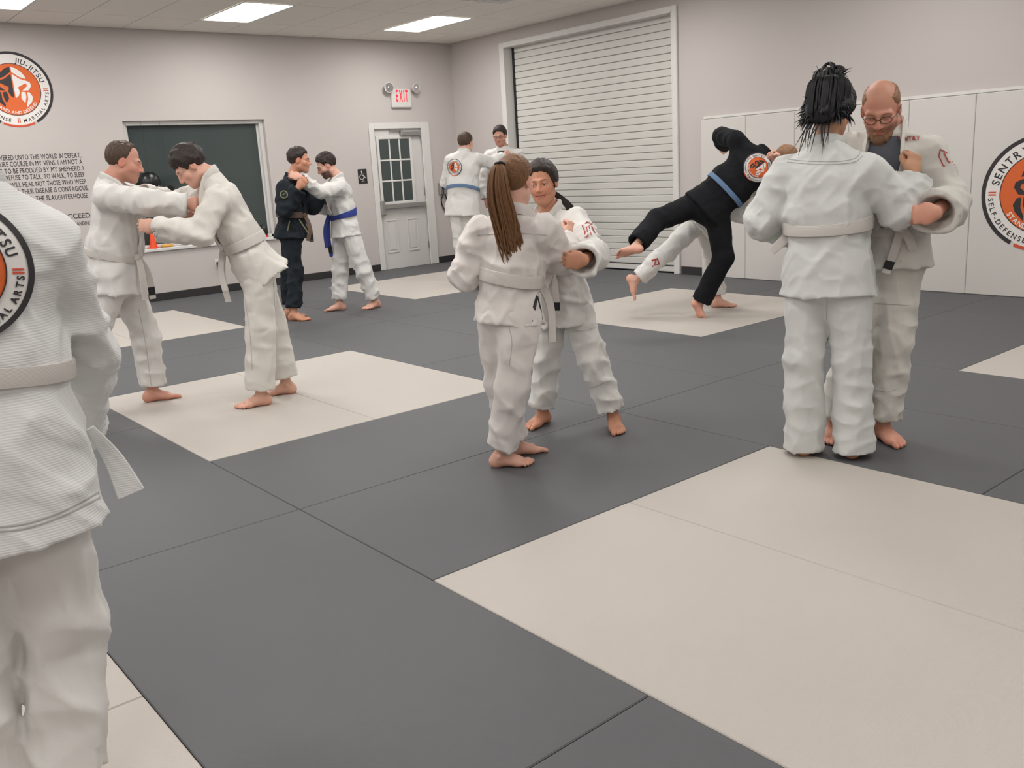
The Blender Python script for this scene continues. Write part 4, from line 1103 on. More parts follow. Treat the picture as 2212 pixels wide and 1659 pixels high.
def wear_hair(R, name, shell, mt):
    V, Q = shell; return mesh(name, R['tw'](V), Q, mt, R['body'], True)
def strands(R, name, paths, radii, mt, parent=None, n=5, world=False):
    mb = MB()
    for P, r in zip(paths, radii):
        P = np.asarray(P) if world else R['tw'](P); mb.tube(P, r, n)
    return mb.build(name, mt, parent or R['body'], True)
def eyes(R, down=.1, turn=0.):
    for s in (-1, 1):
        c = R['tw']([(s * .031, .0745, .0015)])[0]
        e_ = MB().sphere(c, .0128 * R['HS'], 16, 12).build('eye', M_eyew, R['body'], True)
        d_ = R['Hm'] @ nrm((turn, 1, -down)); MB().sphere(c + d_ * .0078 * R['HS'], .0066 * R['HS'], 12, 9).build('iris', M_iris, e_, True)
def glasses(R, mt=None, r=.020):
    mb = MB()
    for s in (-1, 1):
        t = np.linspace(0, 2 * math.pi, 17); P = np.stack([s * .032 + .024 * np.cos(t), .103 - .35 * np.maximum(0, np.abs(s * .032 + .024 * np.cos(t)) - .03), .000 + .017 * np.sin(t)], 1); mb.tube(R['tw'](P), .0016, 6)
        mb.tube(R['tw'](spline([(s * .056, .095, .004), (s * .074, .06, .006), (s * .083, -.005, .012), (s * .080, -.025, -.004)], 10)), .0018, 6)
    mb.tube(R['tw']([(-.008, .106, .004), (0, .109, .006), (.008, .106, .004)]), .0015, 6)
    return mb.build('glasses', mt or M_blkrim, R['body'], True)
def patch(R, part, centre, ex, ey, r, layers=None, target='jacket', push=.5, mats=None):
    """round emblem sewn on cloth: each point is dropped on the jacket surface"""
    from mathutils.bvhtree import BVHTree
    me = R[target].data; bv = BVHTree.FromPolygons([v.co for v in me.vertices], [tuple(p.vertices) for p in me.polygons])
    ex = nrm(ex); ey = nrm(ey - ex * (np.asarray(ey) @ ex)); en = np.cross(ex, ey); root = None; lays = layers or EMB
    # the patch is stiffer than the cloth: a smooth cubic sheet fitted to the cloth under it
    ext = max(np.abs(np.asarray(l[2])).max() for l in lays); G = np.array([(u, v) for u in np.linspace(-ext, ext, 17) for v in np.linspace(-ext, ext, 17)]); hit = []; uv = []
    for p, g_ in zip(flat_to(centre, ex, ey, en, r, G, push * .4), G):
        h_ = bv.ray_cast(Vector(p), Vector(-en), .6)
        if h_[0] is not None: hit.append((np.array(h_[0]) - centre) @ en); uv.append(g_)
    if len(hit) < 12: uv = [tuple(g_) for g_ in G]; hit = [0.] * len(G)
    uv = np.array(uv); hit = np.array(hit); basis = lambda q: np.stack([np.ones(len(q)), q[:, 0], q[:, 1], q[:, 0] ** 2, q[:, 0] * q[:, 1], q[:, 1] ** 2, q[:, 0] ** 3, q[:, 0] ** 2 * q[:, 1], q[:, 0] * q[:, 1] ** 2, q[:, 1] ** 3], 1)
    wt = np.ones(len(hit)); med = np.median(hit); wt[np.abs(hit - med) > .09] = 0
    cf = np.linalg.lstsq(basis(uv) * wt[:, None], hit * wt, rcond=None)[0]; res = (hit - basis(uv) @ cf)[wt > 0]; lift = float(np.clip(np.percentile(res, 92), .001, .012)) + .002
    for nm, lay, V, Fc, mt in lays:
        if mats and nm in mats: mt = mats[nm]
        V = np.asarray(V, float); out = flat_to(centre, ex, ey, en, r, V, 0) + (basis(V) @ cf + lift + .0022 * lay)[:, None] * en
        VV, FF = solid(out, Fc, en, .003 if lay else .008)
        o_ = mesh(nm if root else part, VV, FF, mt, R['body'] if root is None else root, False); fix_normals(o_.data)
        if root is None: root = o_
    return root
def squeeze(V, Fc):
    return V, Fc

def seam(R, pts, wd=.0032, target='jacket', name='seam', mt=None, n=24):
    """stitched seam lying on the cloth: the points seen in the picture are cast on the garment itself"""
    from mathutils.bvhtree import BVHTree
    me = R[target].data; bv = BVHTree.FromPolygons([v.co for v in me.vertices], [tuple(p.vertices) for p in me.polygons])
    P = spline(np.array([(x, y, 0) for x, y in pts], float), n); out = []; N_ = []
    for p in P:
        d_ = nrm(ray(p[0], p[1])); h_ = bv.ray_cast(Vector(CAM), Vector(d_), 20)
        if h_[0] is not None: out.append(np.array(h_[0])); N_.append(np.array(h_[1]))
    if len(out) < 4: return
    out = np.array(out); N_ = np.array(N_)
    keep = [0]
    for i in range(1, len(out)):
        if np.linalg.norm(out[i] - out[keep[-1]]) < .12: keep.append(i)
    out = out[keep]; N_ = N_[keep]
    MB().ribbon(out + N_ * .0008, N_, wd, .0022).build(name, mt or M_seam, R[target])

# ------------------------------------------------------------------ the thirteen people
VEC = {'hf', 'hu', 'ftL', 'ftR', 'fuL', 'fuR', 'hdL', 'hdR', 'pnL', 'pnR'}
def pose(G, **k):
    ps = Pose(G); return ps, {n_: (ps.v(*v_) if n_ in VEC else ps(*v_)) for n_, v_ in k.items()}
SK_PALE = srgb(214, 166, 146); SK_RED = srgb(202, 148, 128); SK_TAN = srgb(196, 140, 112); SK_OLIVE = srgb(188, 138, 108); SK_BR = srgb(176, 124, 98)
SHORT = [(-.12, -.060), (-.06, -.052), (-.02, -.030), (.0, .018), (.018, .020), (.030, .010), (.040, .030), (.055, .062), (.075, .075), (.12, .080)]
TEEN = [(-.12, -.055), (-.06, -.050), (-.03, -.030), (.0, .005), (.022, .0), (.035, -.005), (.045, .025), (.06, .048), (.08, .050), (.13, .045)]
RECED = [(-.12, -.060), (-.06, -.052), (-.02, -.030), (.0, .018), (.018, .022), (.026, .040), (.034, .080), (.045, .100), (.07, .110), (.12, .14)]
LONGC = [(-.12, -.085), (-.06, -.080), (-.035, -.060), (-.01, -.005), (.01, .018), (.03, .030), (.045, .055), (.06, .075), (.075, .086), (.12, .095)]

# A: foreground, back to us, at the left edge
ps, J = pose(at_dist(-40, 900, 2.12)[:2], pel=(-42, 925, 0), neck=(-85, 398, .02), HC=(-135, 262, .06), hf=(-.2, -.1, 1), shL=(-262, 480, .03), shR=(95, 492, -.02),
    elL=(-310, 740, .02), wrL=(-240, 890, .26), elR=(192, 735, .10), wrR=(180, 930, .30), hipL=(-118, 945, 0), hipR=(52, 945, 0), knL=(-65, 1340, .03), knR=(138, 1340, .02), anL=(-52, 1735, -.02), anR=(165, 1750, -.02), ftL=(-.1, 0, 1), ftR=(.25, 0, 1), pnR=(-1, 0, .2), pnL=(1, 0, .2))
R = person('person in a ribbed white uniform seen from behind, closest to the camera at left', ps, J, dict(gi=M_pearl, gp=GI_W, skin=SK_PALE, w=1.04, seed=5, res=.008, skirt=.25, belly=.93, belt=.09, slv=.92, cuffR=.98, leg=1.0, fa=1., wraps=1, knot=False, lapel=True, hang=.9, sks=.16, lfl=.13))
wear_hair(R, 'hair', hair_shell(SHORT, .012, 2), H_DARK)
patch(R, 'back_emblem', J['pel'] + R['up'] * .325 - R['fwd'] * .12 - R['side'] * .012, R['side'], R['up'], .142)
seam(R, [(-20, 1150), (60, 1140), (140, 1112), (215, 1075)], .004, n=40); seam(R, [(-20, 1140), (60, 1130), (140, 1102), (212, 1064)], .004, n=40)
kd = R['side']; q0 = J['pel'] + R['side'] * .20 + np.array([0, 0, -.02])
fl = MB(); fl.ribbon(spline([q0 + R['fwd'] * .03, q0 + R['side'] * .035 + R['fwd'] * .06 - np.array([0, 0, .08]), q0 + R['side'] * .06 + R['fwd'] * .06 - np.array([0, 0, .165])], 10), np.tile(-R['fwd'], (10, 1)), np.linspace(.02, .06, 10), .006)
fl.build('front_flap', M_pearl, R['jacket'])

# B: man at left, arms out
ps, J = pose((.30, 1.50), pel=(250, 588, 0), neck=(238, 388, 0), HC=(268, 350, -.0), hf=(1, -.30, -.12), shR=(228, 415, -.18), elR=(314, 432, -.32), wrR=(408, 440, -.34), shL=(258, 408, .17), elL=(335, 440, .2), wrL=(405, 462, .1),
    hipR=(236, 602, -.09), hipL=(262, 602, .09), knL=(320, 735, .10), anL=(330, 842, .10), knR=(205, 735, -.12), anR=(150, 842, -.16), ftL=(1, 0, .12), ftR=(.9, 0, -.3), pnR=(0, -.3, 1), pnL=(0, -.3, -1))
R = person('white uniformed man with receding brown hair stretching his arm to the bowed boy', ps, J, dict(gi=GI_W, skin=SK_RED, w=1.06, belly=1.06, seed=21, skirt=.13, flr=1.1, belt=.08, chf=.03, slv=1.12, brow=srgb(70, 50, 40), stubble=(.35, srgb(120, 84, 72)), wraps=1, btilt=(0, -.035), kang=.5, cuffR=.96, flush=.4,
    tails=[[(0, 0, 0), (-.03, -.10, .03), (-.05, -.26, .02)], [(0, 0, 0), (.06, -.08, .06), (.10, -.24, .09)]]))
wear_hair(R, 'hair', hair_shell(RECED, .009, 3), H_MED)

seam(R, [(300, 668), (314, 740), (322, 800), (328, 840)], target='trousers')
# C: boy bowing, arm forward
ps, J = pose((.58, 1.06), pel=(545, 562, 0), neck=(452, 378, 0), HC=(411, 358, -.01), hf=(-.74, -.66, -.10), shL=(463, 420, -.17), elL=(434, 503, -.24), wrL=(334, 490, -.14), shR=(445, 408, .15), elR=(375, 436, .30), wrR=(300, 414, .12),
    hipL=(560, 580, -.09), knL=(562, 715, -.12), anL=(562, 848, -.12), hipR=(546, 578, .09), knR=(588, 705, .10), anR=(616, 822, .12), ftL=(-1, 0, -.10), ftR=(-1, 0, .15), hdL=(-1, .18, .1), pnL=(.1, -.2, 1), hdR=(-1, .1, -.1))
R = person('dark haired boy in a cream uniform bowing forward, gripping the white sleeve before him', ps, J, dict(gi=GI_CREAM, skin=SK_PALE, w=.95, hs=.97, seed=31, skirt=.14, flr=1.22, belt=.10, hang=.45, skf=-.42, slv=1.12, cw=1.15, leg=1.06, flare=1.1, lfa=.55, cuffL=.97, brow=srgb(40, 30, 28), flush=.35, hemL=.92, hemR=.88,
    kang=.0, tails=[[(0, 0, 0), (.02, -.14, .02), (.03, -.31, .0)], [(0, 0, 0), (-.04, -.10, .03), (-.06, -.22, .02)]], bar=False, fa=1.1))
wear_hair(R, 'hair', hair_shell(TEEN, .018, 4, noise=.004, lam=.03), H_DARK)

seam(R, [(590, 610), (596, 700), (600, 840)], target='trousers'); seam(R, [(528, 640), (540, 720), (545, 800)], target='trousers')
# D: navy uniform
ps, J = pose((2.66, 3.98), pel=(630, 500, 0), neck=(630, 382, 0), HC=(646, 346, 0), hf=(1, -.12, -.15), shR=(613, 398, -.17), elR=(614, 452, -.25), wrR=(647, 402, -.24), shL=(643, 396, .17), elL=(676, 447, .22), wrL=(690, 412, .36),
    hipR=(628, 508, -.09), knR=(637, 585, -.10), anR=(634, 668, -.16), hipL=(627, 508, .09), knL=(625, 588, .06), anL=(623, 664, .06), ftR=(.85, 0, -.55), ftL=(1, 0, .15), hdR=(.55, .55, -.2), pnR=(.3, 0, 1))
R = person('dark haired man in a navy uniform with a brown belt, gripping the bearded man', ps, J, dict(gi=GI_NAVY, skin=SK_TAN, w=1.0, seed=41, skirt=.06, flr=1.12, belt=.15, bmat=B_BROWN, lids=.0042, brow=srgb(40, 30, 26), slv=1.12, leg=.92, wraps=2, cw=1.2, stubble=(.25, srgb(110, 80, 66)), kang=.2, hemR=.88, hemL=.86, res=.012,
    tails=[[(0, 0, 0), (-.02, -.12, .03), (-.03, -.26, .03)], [(0, 0, 0), (.03, -.1, .06), (.07, -.24, .05)]]))
wear_hair(R, 'hair', hair_shell(SHORT, .014, 5), H_DARK); eyes(R)
# sleeve patch and olive trims
q = J['sh' + 'R'] * .6 + J['elR'] * .4
patch(R, 'sleeve_patch', q - ps.n * .085, ps.r, ps.u, .038, [('p', 0, *ring2d(.0, 1., n=28, nr=3), M_khaki), ('patch_centre', 1, *ring2d(.0, .74, n=28, nr=2), GI_NAVY), ('patch_stroke', 2, *poly2d([(-.5, -.2), (.5, .25), (.5, .38), (-.5, -.05)]), M_khaki)])
for s_ in (0, 1):
    p0 = R['bl'] + ps.n * -.165 + ps.r * (-.02 + .09 * s_) + np.array([0, 0, -.03]); p1 = p0 + ps.r * (-.055 if s_ == 0 else .075) + np.array([0, 0, -.16 + .02 * s_]) - ps.n * .012
    MB().ribbon(spline([p0, (p0 + p1) / 2 - ps.n * .01, p1], 6), np.tile(-ps.n, (6, 1)), .012, .006).build('jacket_trim', M_khaki, R['jacket'])

# E: white uniform, blue belt
ps, J = pose((3.16, 4.06), pel=(745, 492, 0), neck=(729, 382, 0), HC=(705, 357, 0), hf=(-.86, -.45, -.18), shL=(734, 399, -.16), elL=(690, 412, -.36), wrL=(646, 382, -.47), shR=(714, 398, .15), elR=(702, 448, .15), wrR=(668, 428, -.05),
    hipL=(754, 502, -.08), knL=(786, 588, -.08), anL=(810, 648, -.04), hipR=(738, 502, .09), knR=(735, 586, .03), anR=(733, 656, .0), ftL=(-.75, 0, -.65), ftR=(-1, 0, -.12), hdL=(-1, .35, .0), pnL=(0, -.6, 1))
R = person('bearded man in a white uniform with a bright blue belt, near the door', ps, J, dict(gi=GI_W, skin=SK_PALE, w=.97, seed=51, skirt=.09, flr=1.12, belt=.12, bmat=B_BLUE, brow=srgb(38, 28, 26), stubble=(.85, srgb(44, 34, 30)), slv=1.1, leg=1.02, wraps=2, btilt=(0, -.04), kang=.25, res=.012,
    tails=[[(0, 0, 0), (.02, -.20, .02), (.03, -.42, .01)], [(0, 0, 0), (-.02, -.14, .05), (-.04, -.32, .05)]]))
wear_hair(R, 'hair', hair_shell(SHORT, .014, 6, noise=.004), H_DARK)
wear_hair(R, 'beard', hair_shell([(-.12, .1), (-.01, .1), (.0, -.03), (.03, -.05), (.06, -.048), (.13, -.05)], .0, 9, centre=(0, .02, -.03), extra=[(ell((0, .042, -.062), (.052, .050, .050)), .02)], top_cut=lambda X, Y, Z: (Z + .038) + 0 * X + 0 * Y, noise=.002), H_DARK) if False else None

# F: far man with back to us, emblem on his back
gF = at_dist(1000, 404, 11.5)[:2]
ps, J = pose(gF, pel=(1000, 444, 0), neck=(1002, 328, 0), HC=(1006, 309, .03), hf=(.55, -.15, .85), shL=(974, 340, .04), shR=(1030, 337, -.03), elR=(1060, 350, .10), wrR=(1090, 336, .22), elL=(964, 392, .12), wrL=(1002, 392, .34),
    hipL=(988, 450, 0), hipR=(1014, 450, 0), knL=(996, 528, .02), knR=(1020, 528, .02), anL=(1008, 602, 0), anR=(1030, 600, 0), ftL=(.3, 0, 1), ftR=(.5, 0, 1), pnR=(-.3, 0, 1))
R = person('man in white with a steel blue belt and round back emblem, in the far corner', ps, J, dict(gi=GI_W, skin=SK_PALE, w=1.12, seed=61, skirt=.12, belt=.17, bmat=B_STEEL, slv=1.05, wraps=1, btilt=(0, -.05), res=.014, hres=.006, knot=True, fa=.8, leg=1.05))
wear_hair(R, 'hair', hair_shell(SHORT, .013, 7), H_MED)
patch(R, 'back_emblem', J['pel'] + R['up'] * .46 - R['fwd'] * .12 - R['side'] * .09, R['side'], R['up'], .10)

# G: far man with glasses
gG = at_dist(1085, 440, 11.95)[:2]
ps, J = pose(gG, pel=(1088, 438, 0), neck=(1087, 318, 0), HC=(1080, 294, -.04), hf=(-.25, -.22, -.95), shR=(1058, 331, .04), shL=(1118, 329, -.04), elR=(1046, 388, .0), wrR=(1050, 434, -.08), elL=(1136, 378, -.06), wrL=(1112, 396, -.28),
    hipR=(1074, 446, 0), hipL=(1102, 446, 0), knR=(1076, 526, 0), knL=(1104, 526, 0), anR=(1076, 600, 0), anL=(1106, 598, 0), ftL=(-.1, 0, -1), ftR=(-.4, 0, -1), hdR=(.1, -1, -.2), pnR=(1, 0, .3))
R = person('tall man with glasses in a white uniform beside the roll-up shutter', ps, J, dict(gi=GI_W, skin=SK_RED, w=1.1, seed=71, skirt=.18, belt=.16, slv=1.1, res=.014, lids=.0045, brow=srgb(36, 28, 26), stubble=(.3, srgb(120, 80, 70)), shirt=M_dkshirt, vopen=24, leg=1.0))
wear_hair(R, 'hair', hair_shell(SHORT, .016, 8), H_DARK); eyes(R); glasses(R)

# H: girl with a long pony tail, back to us
ps, J = pose((1.02, -1.27), pel=(1100, 668, 0), neck=(1112, 458, 0), HC=(1113, 392, .02), hf=(.52, -.10, .86), shL=(1038, 490, .05), shR=(1172, 482, -.06), elL=(1006, 578, .05), wrL=(1062, 598, .24), elR=(1214, 545, .08), wrR=(1230, 513, .34),
    hipL=(1072, 688, .03), hipR=(1124, 688, -.04), knR=(1108, 832, -.07), anR=(1085, 985, -.02), knL=(1082, 830, .08), anL=(1116, 952, .14), ftR=(1, 0, .0), ftL=(.95, 0, .32), hdR=(.25, .8, .4), pnR=(-.5, .2, .8))
R = person('girl with a long brown pony tail seen from behind, gripping the smiling girl', ps, J, dict(gi=GI_WARM, skin=SK_PALE, w=.80, hs=.90, fem=1, seed=81, skirt=.055, flr=1.07, belt=.13, slv=1.22, cw=1.1, wraps=2, btilt=(-.012, 0.), leg=1.02, lfa=.7, lfl=.12, res=.0085, hemR=.90, hemL=.90, brow=srgb(60, 44, 36), cuffL=.95, cuffR=.8, kang=.6, bar=False, droop=.03, fa=1.15))
wear_hair(R, 'hair', hair_shell(LONGC, .013, 9, extra=[(ell((0, -.10, .06), (.03, .03, .03)), .03)], noise=.0016), H_BROWN)
tie = R['tw']([(-.012, -.128, .078)])[0]
Rn = np.random.RandomState(4); pth = []; rad = []
dv = lambda a, b, c: ps.r * a + ps.u * b - ps.n * c
for i in range(230):
    a, b = np.clip(Rn.randn(2), -1.9, 1.9) * .62; ln = .36 + .10 * Rn.rand(); sw = Rn.randn() * .012
    e_ = [tie + dv(.006 * a, .004 * b, .006 * b), tie + dv(-.010 + .028 * a, -.03, .035 + .018 * b), tie + dv(-.012 + .042 * a, -.13, .045 + .025 * b), tie + dv(.006 + .046 * a, -.24, .04 + .022 * b), tie + dv(.035 + .035 * a + sw, -ln * .88, .03 + .016 * b), tie + dv(.055 + .022 * a + sw * 2, -ln, .028 + .012 * b)]
    P = spline(e_, 12); pth.append(P); rad.append(np.r_[.003, np.full(8, .0046), .004, .0025, .0006])
strands(R, 'pony_tail', pth, rad, H_BROWN, world=True, n=5)
MB().tube([tie + dv(.02 * math.cos(t), .010 * math.sin(t) - .004, .014 * math.sin(t) + .01) for t in np.linspace(0, 6.283, 14)], .006, 6).build('hair_tie', M_black, R['body'], True)
# black-edged side slit of her jacket
seam(R, [(1160, 640), (1154, 665), (1147, 694)], .016, name='slit_trim', mt=M_black, n=14); seam(R, [(1161, 640), (1166, 660), (1172, 690)], .009, name='slit_trim', mt=M_black, n=14)
seam(R, [(1032, 508), (1080, 505), (1130, 504), (1180, 508)]); seam(R, [(1098, 700), (1106, 740), (1100, 790)], target='trousers')
# I: smiling girl facing us
ps, J = pose((1.64, -1.0), pel=(1212, 632, 0), neck=(1186, 452, .0), HC=(1172, 396, -.04), hf=(-.22, -.08, -1), hu=(-.10, 1, 0), shL=(1244, 472, -.14), shR=(1132, 466, .10), elL=(1284, 545, -.38), wrL=(1258, 562, -.64), elR=(1118, 548, .0), wrR=(1152, 572, -.2),
    hipL=(1240, 648, -.02), hipR=(1192, 648, .05), knL=(1280, 775, -.06), anL=(1326, 885, -.08), knR=(1182, 780, .04), anR=(1172, 898, .06), ftL=(.12, 0, -1), ftR=(-.55, 0, -.8), hdL=(-.95, .05, -.25), pnL=(.2, .1, 1))
R = person('smiling dark haired girl in a white uniform facing the camera', ps, J, dict(gi=GI_W, skin=SK_TAN, w=.80, hs=.90, fem=1, smile=1., lids=.0048, jaw=.94, seed=91, skirt=.17, belt=.12, slv=1.2, cw=1.15, leg=.98, lfa=1.1, res=.0085, hres=.0034, brow=srgb(40, 28, 26), lips=.75, flush=.35, shirt=M_dkshirt, vopen=20, vdepth=.5, cuffL=.93, kang=-.5,
    tails=[[(0, 0, 0), (-.02, -.10, .02), (-.02, -.22, .02)], [(0, 0, 0), (.03, -.1, .04), (.02, -.26, .03)]], fa=1.1))
GIRL = [(-.12, -.090), (-.06, -.085), (-.035, -.075), (-.012, -.050), (.005, -.026), (.022, -.004), (.036, .016), (.048, .042), (.062, .066), (.078, .078), (.12, .086)]
wear_hair(R, 'hair', hair_shell(GIRL, .017, 10, extra=[(ell((.02, -.09, -.055), (.045, .045, .05)), .03)], noise=.002, lam=.03), H_DARK); eyes(R, .12, .1)
MB().sphere(R['tw']([(0, .0815, -.0640)])[0], (.0185, .0075, .0062), 14, 8, R['Hm']).build('teeth', M_teeth, R['body'], True)
pth = []; rad = []
t0 = R['tw']([(-.03, -.10, -.07)])[0]
for i in range(22):
    a, b = Rn.randn(2); e_ = [t0 + dv(.004 * a, .004 * b, 0), t0 + dv(.035 + .006 * a, -.03 + .005 * b, .02), t0 + dv(.075 + .008 * a, -.075 + .006 * b, .03), t0 + dv(.10 + .008 * a, -.15 + .02 * b, .0)]
    pth.append(spline(e_, 9)); rad.append(np.r_[np.full(6, .0055), .005, .003, .001])
strands(R, 'pony_tail', pth, rad, H_DARK, world=True)
def stitched(R, part, c_, ex, ey, s, strokes, mt, wd=.09, target='jacket'):
    L_ = []
    for st in strokes:
        for p, q2 in zip(st, st[1:]):
            p = np.array(p, float); q2 = np.array(q2, float); d_ = q2 - p; d_ /= np.linalg.norm(d_); n_ = np.array([-d_[1], d_[0]]) * wd / 2
            L_.append((np.array([p - n_ - d_ * wd * .4, q2 - n_ + d_ * wd * .4, q2 + n_ + d_ * wd * .4, p + n_ - d_ * wd * .4]), [(0, 1, 2, 3)]))
    return patch(R, part, c_, ex, ey, s, [('st', 0, *join2d(L_), mt)], target)
GLYPH = [[(-.8, .5), (-.1, .95), (.7, .6), (.2, .5)], [(-.8, .5), (-.5, -.2), (-.55, -.9)], [(-.2, .35), (-.1, -.7), (-.4, -.9)], [(.15, .4), (.35, -.6)], [(.6, .3), (.95, -.5)], [(-.2, .35), (.6, .3)]]
seam(R, [(1240, 715), (1262, 714), (1285, 708)], target='trousers'); seam(R, [(1255, 830), (1280, 836), (1305, 826)], target='trousers')
stitched(R, 'sleeve_stitching', ps(1269, 492, -.2), ps.r, ps.u, .034, GLYPH, M_redpr, .12)

# K: thrower in white, behind the black uniform
ps, J = pose((5.20, .76), pel=(1516, 474, 0), neck=(1622, 392, .16), HC=(1648, 400, .26), hf=(.8, -.5, .4), shR=(1640, 400, -.18), elR=(1692, 384, -.36), wrR=(1680, 344, -.58), shL=(1588, 405, .22), elL=(1562, 452, .06), wrL=(1622, 470, -.06),
    hipL=(1497, 490, -.07), knL=(1442, 545, -.26), anL=(1374, 606, -.32), hipR=(1524, 490, .06), knR=(1542, 560, .05), anR=(1551, 640, .02), ftL=(.30, -.95, -.1), fuL=(.74, .66, .1), ftR=(1, 0, -.05), hdR=(-.6, .6, -.2), pnR=(0, -.7, -.6))
R = person('person in white hip-throwing the black uniformed partner, one leg swept back', ps, J, dict(gi=GI_W, skin=SK_PALE, w=1.0, seed=101, skirt=.10, belt=.10, hang=.8, slv=1.05, res=.012, hemL=.90, hemR=.90, leg=.98, cuffL=.9, cuffR=.78, knot=False, wraps=1, brow=srgb(50, 38, 30)))
wear_hair(R, 'hair', hair_shell(SHORT, .012, 12), H_MED)
stitched(R, 'trouser_emblem', ps(1414, 570, -.45), ps.r + .2 * ps.u, ps.u, .05, [[(-.6, -.5), (-.5, .5), (.5, .6), (.6, -.4), (-.6, -.5)], [(-.2, -.3), (.2, .4)]], M_redpr, .22, 'trousers')

# J: partner in black, off balance
ps, J = pose((4.74, .50), pel=(1528, 446, 0), neck=(1650, 330, .08), HC=(1694, 346, .16), hf=(.62, -.62, .45), hu=(.75, .6, -.1), shL=(1598, 296, .06), elL=(1558, 290, .30), wrL=(1566, 318, .52), shR=(1672, 384, .04), elR=(1682, 440, .20), wrR=(1640, 472, .34),
    hipL=(1500, 444, .0), knL=(1420, 476, -.20), anL=(1372, 532, -.46), hipR=(1549, 466, .0), knR=(1563, 556, -.02), anR=(1512, 655, .0), ftL=(-.95, -.12, .1), fuL=(.5, .6, .6), ftR=(.42, -.86, .25), fuR=(.6, .5, .6), pnL=(0, -.3, 1))
R = person('person in a black uniform with steel blue belt tipped off balance on tiptoe', ps, J, dict(gi=GI_BLACK, skin=SK_PALE, w=1.06, seed=111, skirt=.06, belt=.17, bmat=B_STEEL, slv=1.05, leg=1.06, lfa=.5, fa=.6, res=.011, wraps=1, hang=1., hemL=.92, hemR=.95, knot=False, zfloor=False, cuffL=.80))
wear_hair(R, 'hair', hair_shell(SHORT, .010, 13), H_SAND)
patch(R, 'back_emblem', J['pel'] + R['up'] * .50 - R['fwd'] * .12 + R['side'] * .055, R['side'] * .9 + R['up'] * -.1, R['up'], .125)

# M: bald bearded man facing us
ps, J = pose((2.40, -2.26), pel=(1914, 545, 0), neck=(1918, 272, .03), HC=(1903, 236, -.06), hf=(-.10, -.50, -.86), shL=(2006, 322, -.02), shR=(1834, 312, .03), elL=(2052, 432, -.06), wrL=(2018, 460, -.33), elR=(1812, 430, .02), wrR=(1850, 480, -.2),
    hipL=(1945, 558, 0), hipR=(1884, 558, 0), knL=(1932, 735, -.03), anL=(1908, 893, -.02), knR=(1846, 735, -.05), anR=(1796, 905, -.02), ftL=(.55, 0, -.82), ftR=(.02, 0, -1), hdL=(-.95, -.05, -.15), pnL=(.1, -.2, 1))
R = person('balding bearded man with glasses in a washed grey white uniform, head bowed', ps, J, dict(gi=GI_GREY, skin=srgb(206, 148, 126), w=1.04, seed=121, skirt=.07, belt=.10, slv=1.18, cw=1.3, leg=1.0, lfa=.7, res=.0085, hres=.0036, brow=srgb(150, 104, 76), stubble=(.8, srgb(120, 84, 60)), scalp=(.28, srgb(150, 112, 84)), shirt=M_shirt, vopen=33, vp=3., vdepth=.9, lw=.062, cuffL=.90, kang=-.5, wraps=1, btilt=(0, -.03),
    tails=[[(0, 0, 0), (.03, -.10, .01), (.06, -.20, .0)], [(0, 0, 0), (-.03, -.05, .02), (-.05, -.1, .02)]], hemL=.92, hemR=.93, flush=.35, cuffR=.9))
glasses(R)
wear_hair(R, 'hair', hair_shell([(-.12, -.055), (-.06, -.05), (-.02, -.028), (.0, .018), (.02, .022), (.035, .05), (.05, .1), (.12, .14)], .0055, 14, top_cut=lambda X, Y, Z: (Z - .085 + .25 * np.maximum(Y, 0)) * .7 + 0 * X, noise=.0012), H_SAND)
wear_hair(R, 'beard', hair_shell([(-.2, -.15), (.2, -.15)], -.05, 15, centre=(0, .048, -.10), extra=[(ell((0, .062, -.095), (.036, .034, .034)), .0), (cap((0, .075, -.11), (0, .080, -.150), .024, .006), .03), (cap((-.05, .02, -.055), (-.03, .06, -.09), .016, .020), .03), (cap((.05, .02, -.055), (.03, .06, -.09), .016, .020), .03), (cap((-.022, .092, -.050), (.022, .092, -.050), .006, .006), .01)], noise=.0022, lam=.018, top_cut=lambda X, Y, Z: .0 - .2 + 0 * X + 0 * Y + 0 * Z), H_SAND)
V, Fc, wd = line2d('SENTRY', 1.0, .9, .12)
patch(R, 'chest_lettering', ps(1966, 298, -.2), ps.r, ps.u - .15 * ps.r, 1.0, [('t', 0, (V - [wd / 2, .35]) * .027, Fc, M_redpr)], push=.3)
seam(R, [(1890, 655), (1925, 657), (1966, 660)], target='trousers'); seam(R, [(1890, 842), (1915, 846), (1938, 840)], target='trousers')
stitched(R, 'sleeve_stitching', ps(2046, 340, -.12), ps.r, ps.u, .040, [[(-.7, .9), (-.8, .2), (-.3, -.9), (.8, -.8)], [(-.7, .9), (.0, .5)], [(-.3, .5), (.2, -.5), (.6, -.5)]], M_redpr, .1)

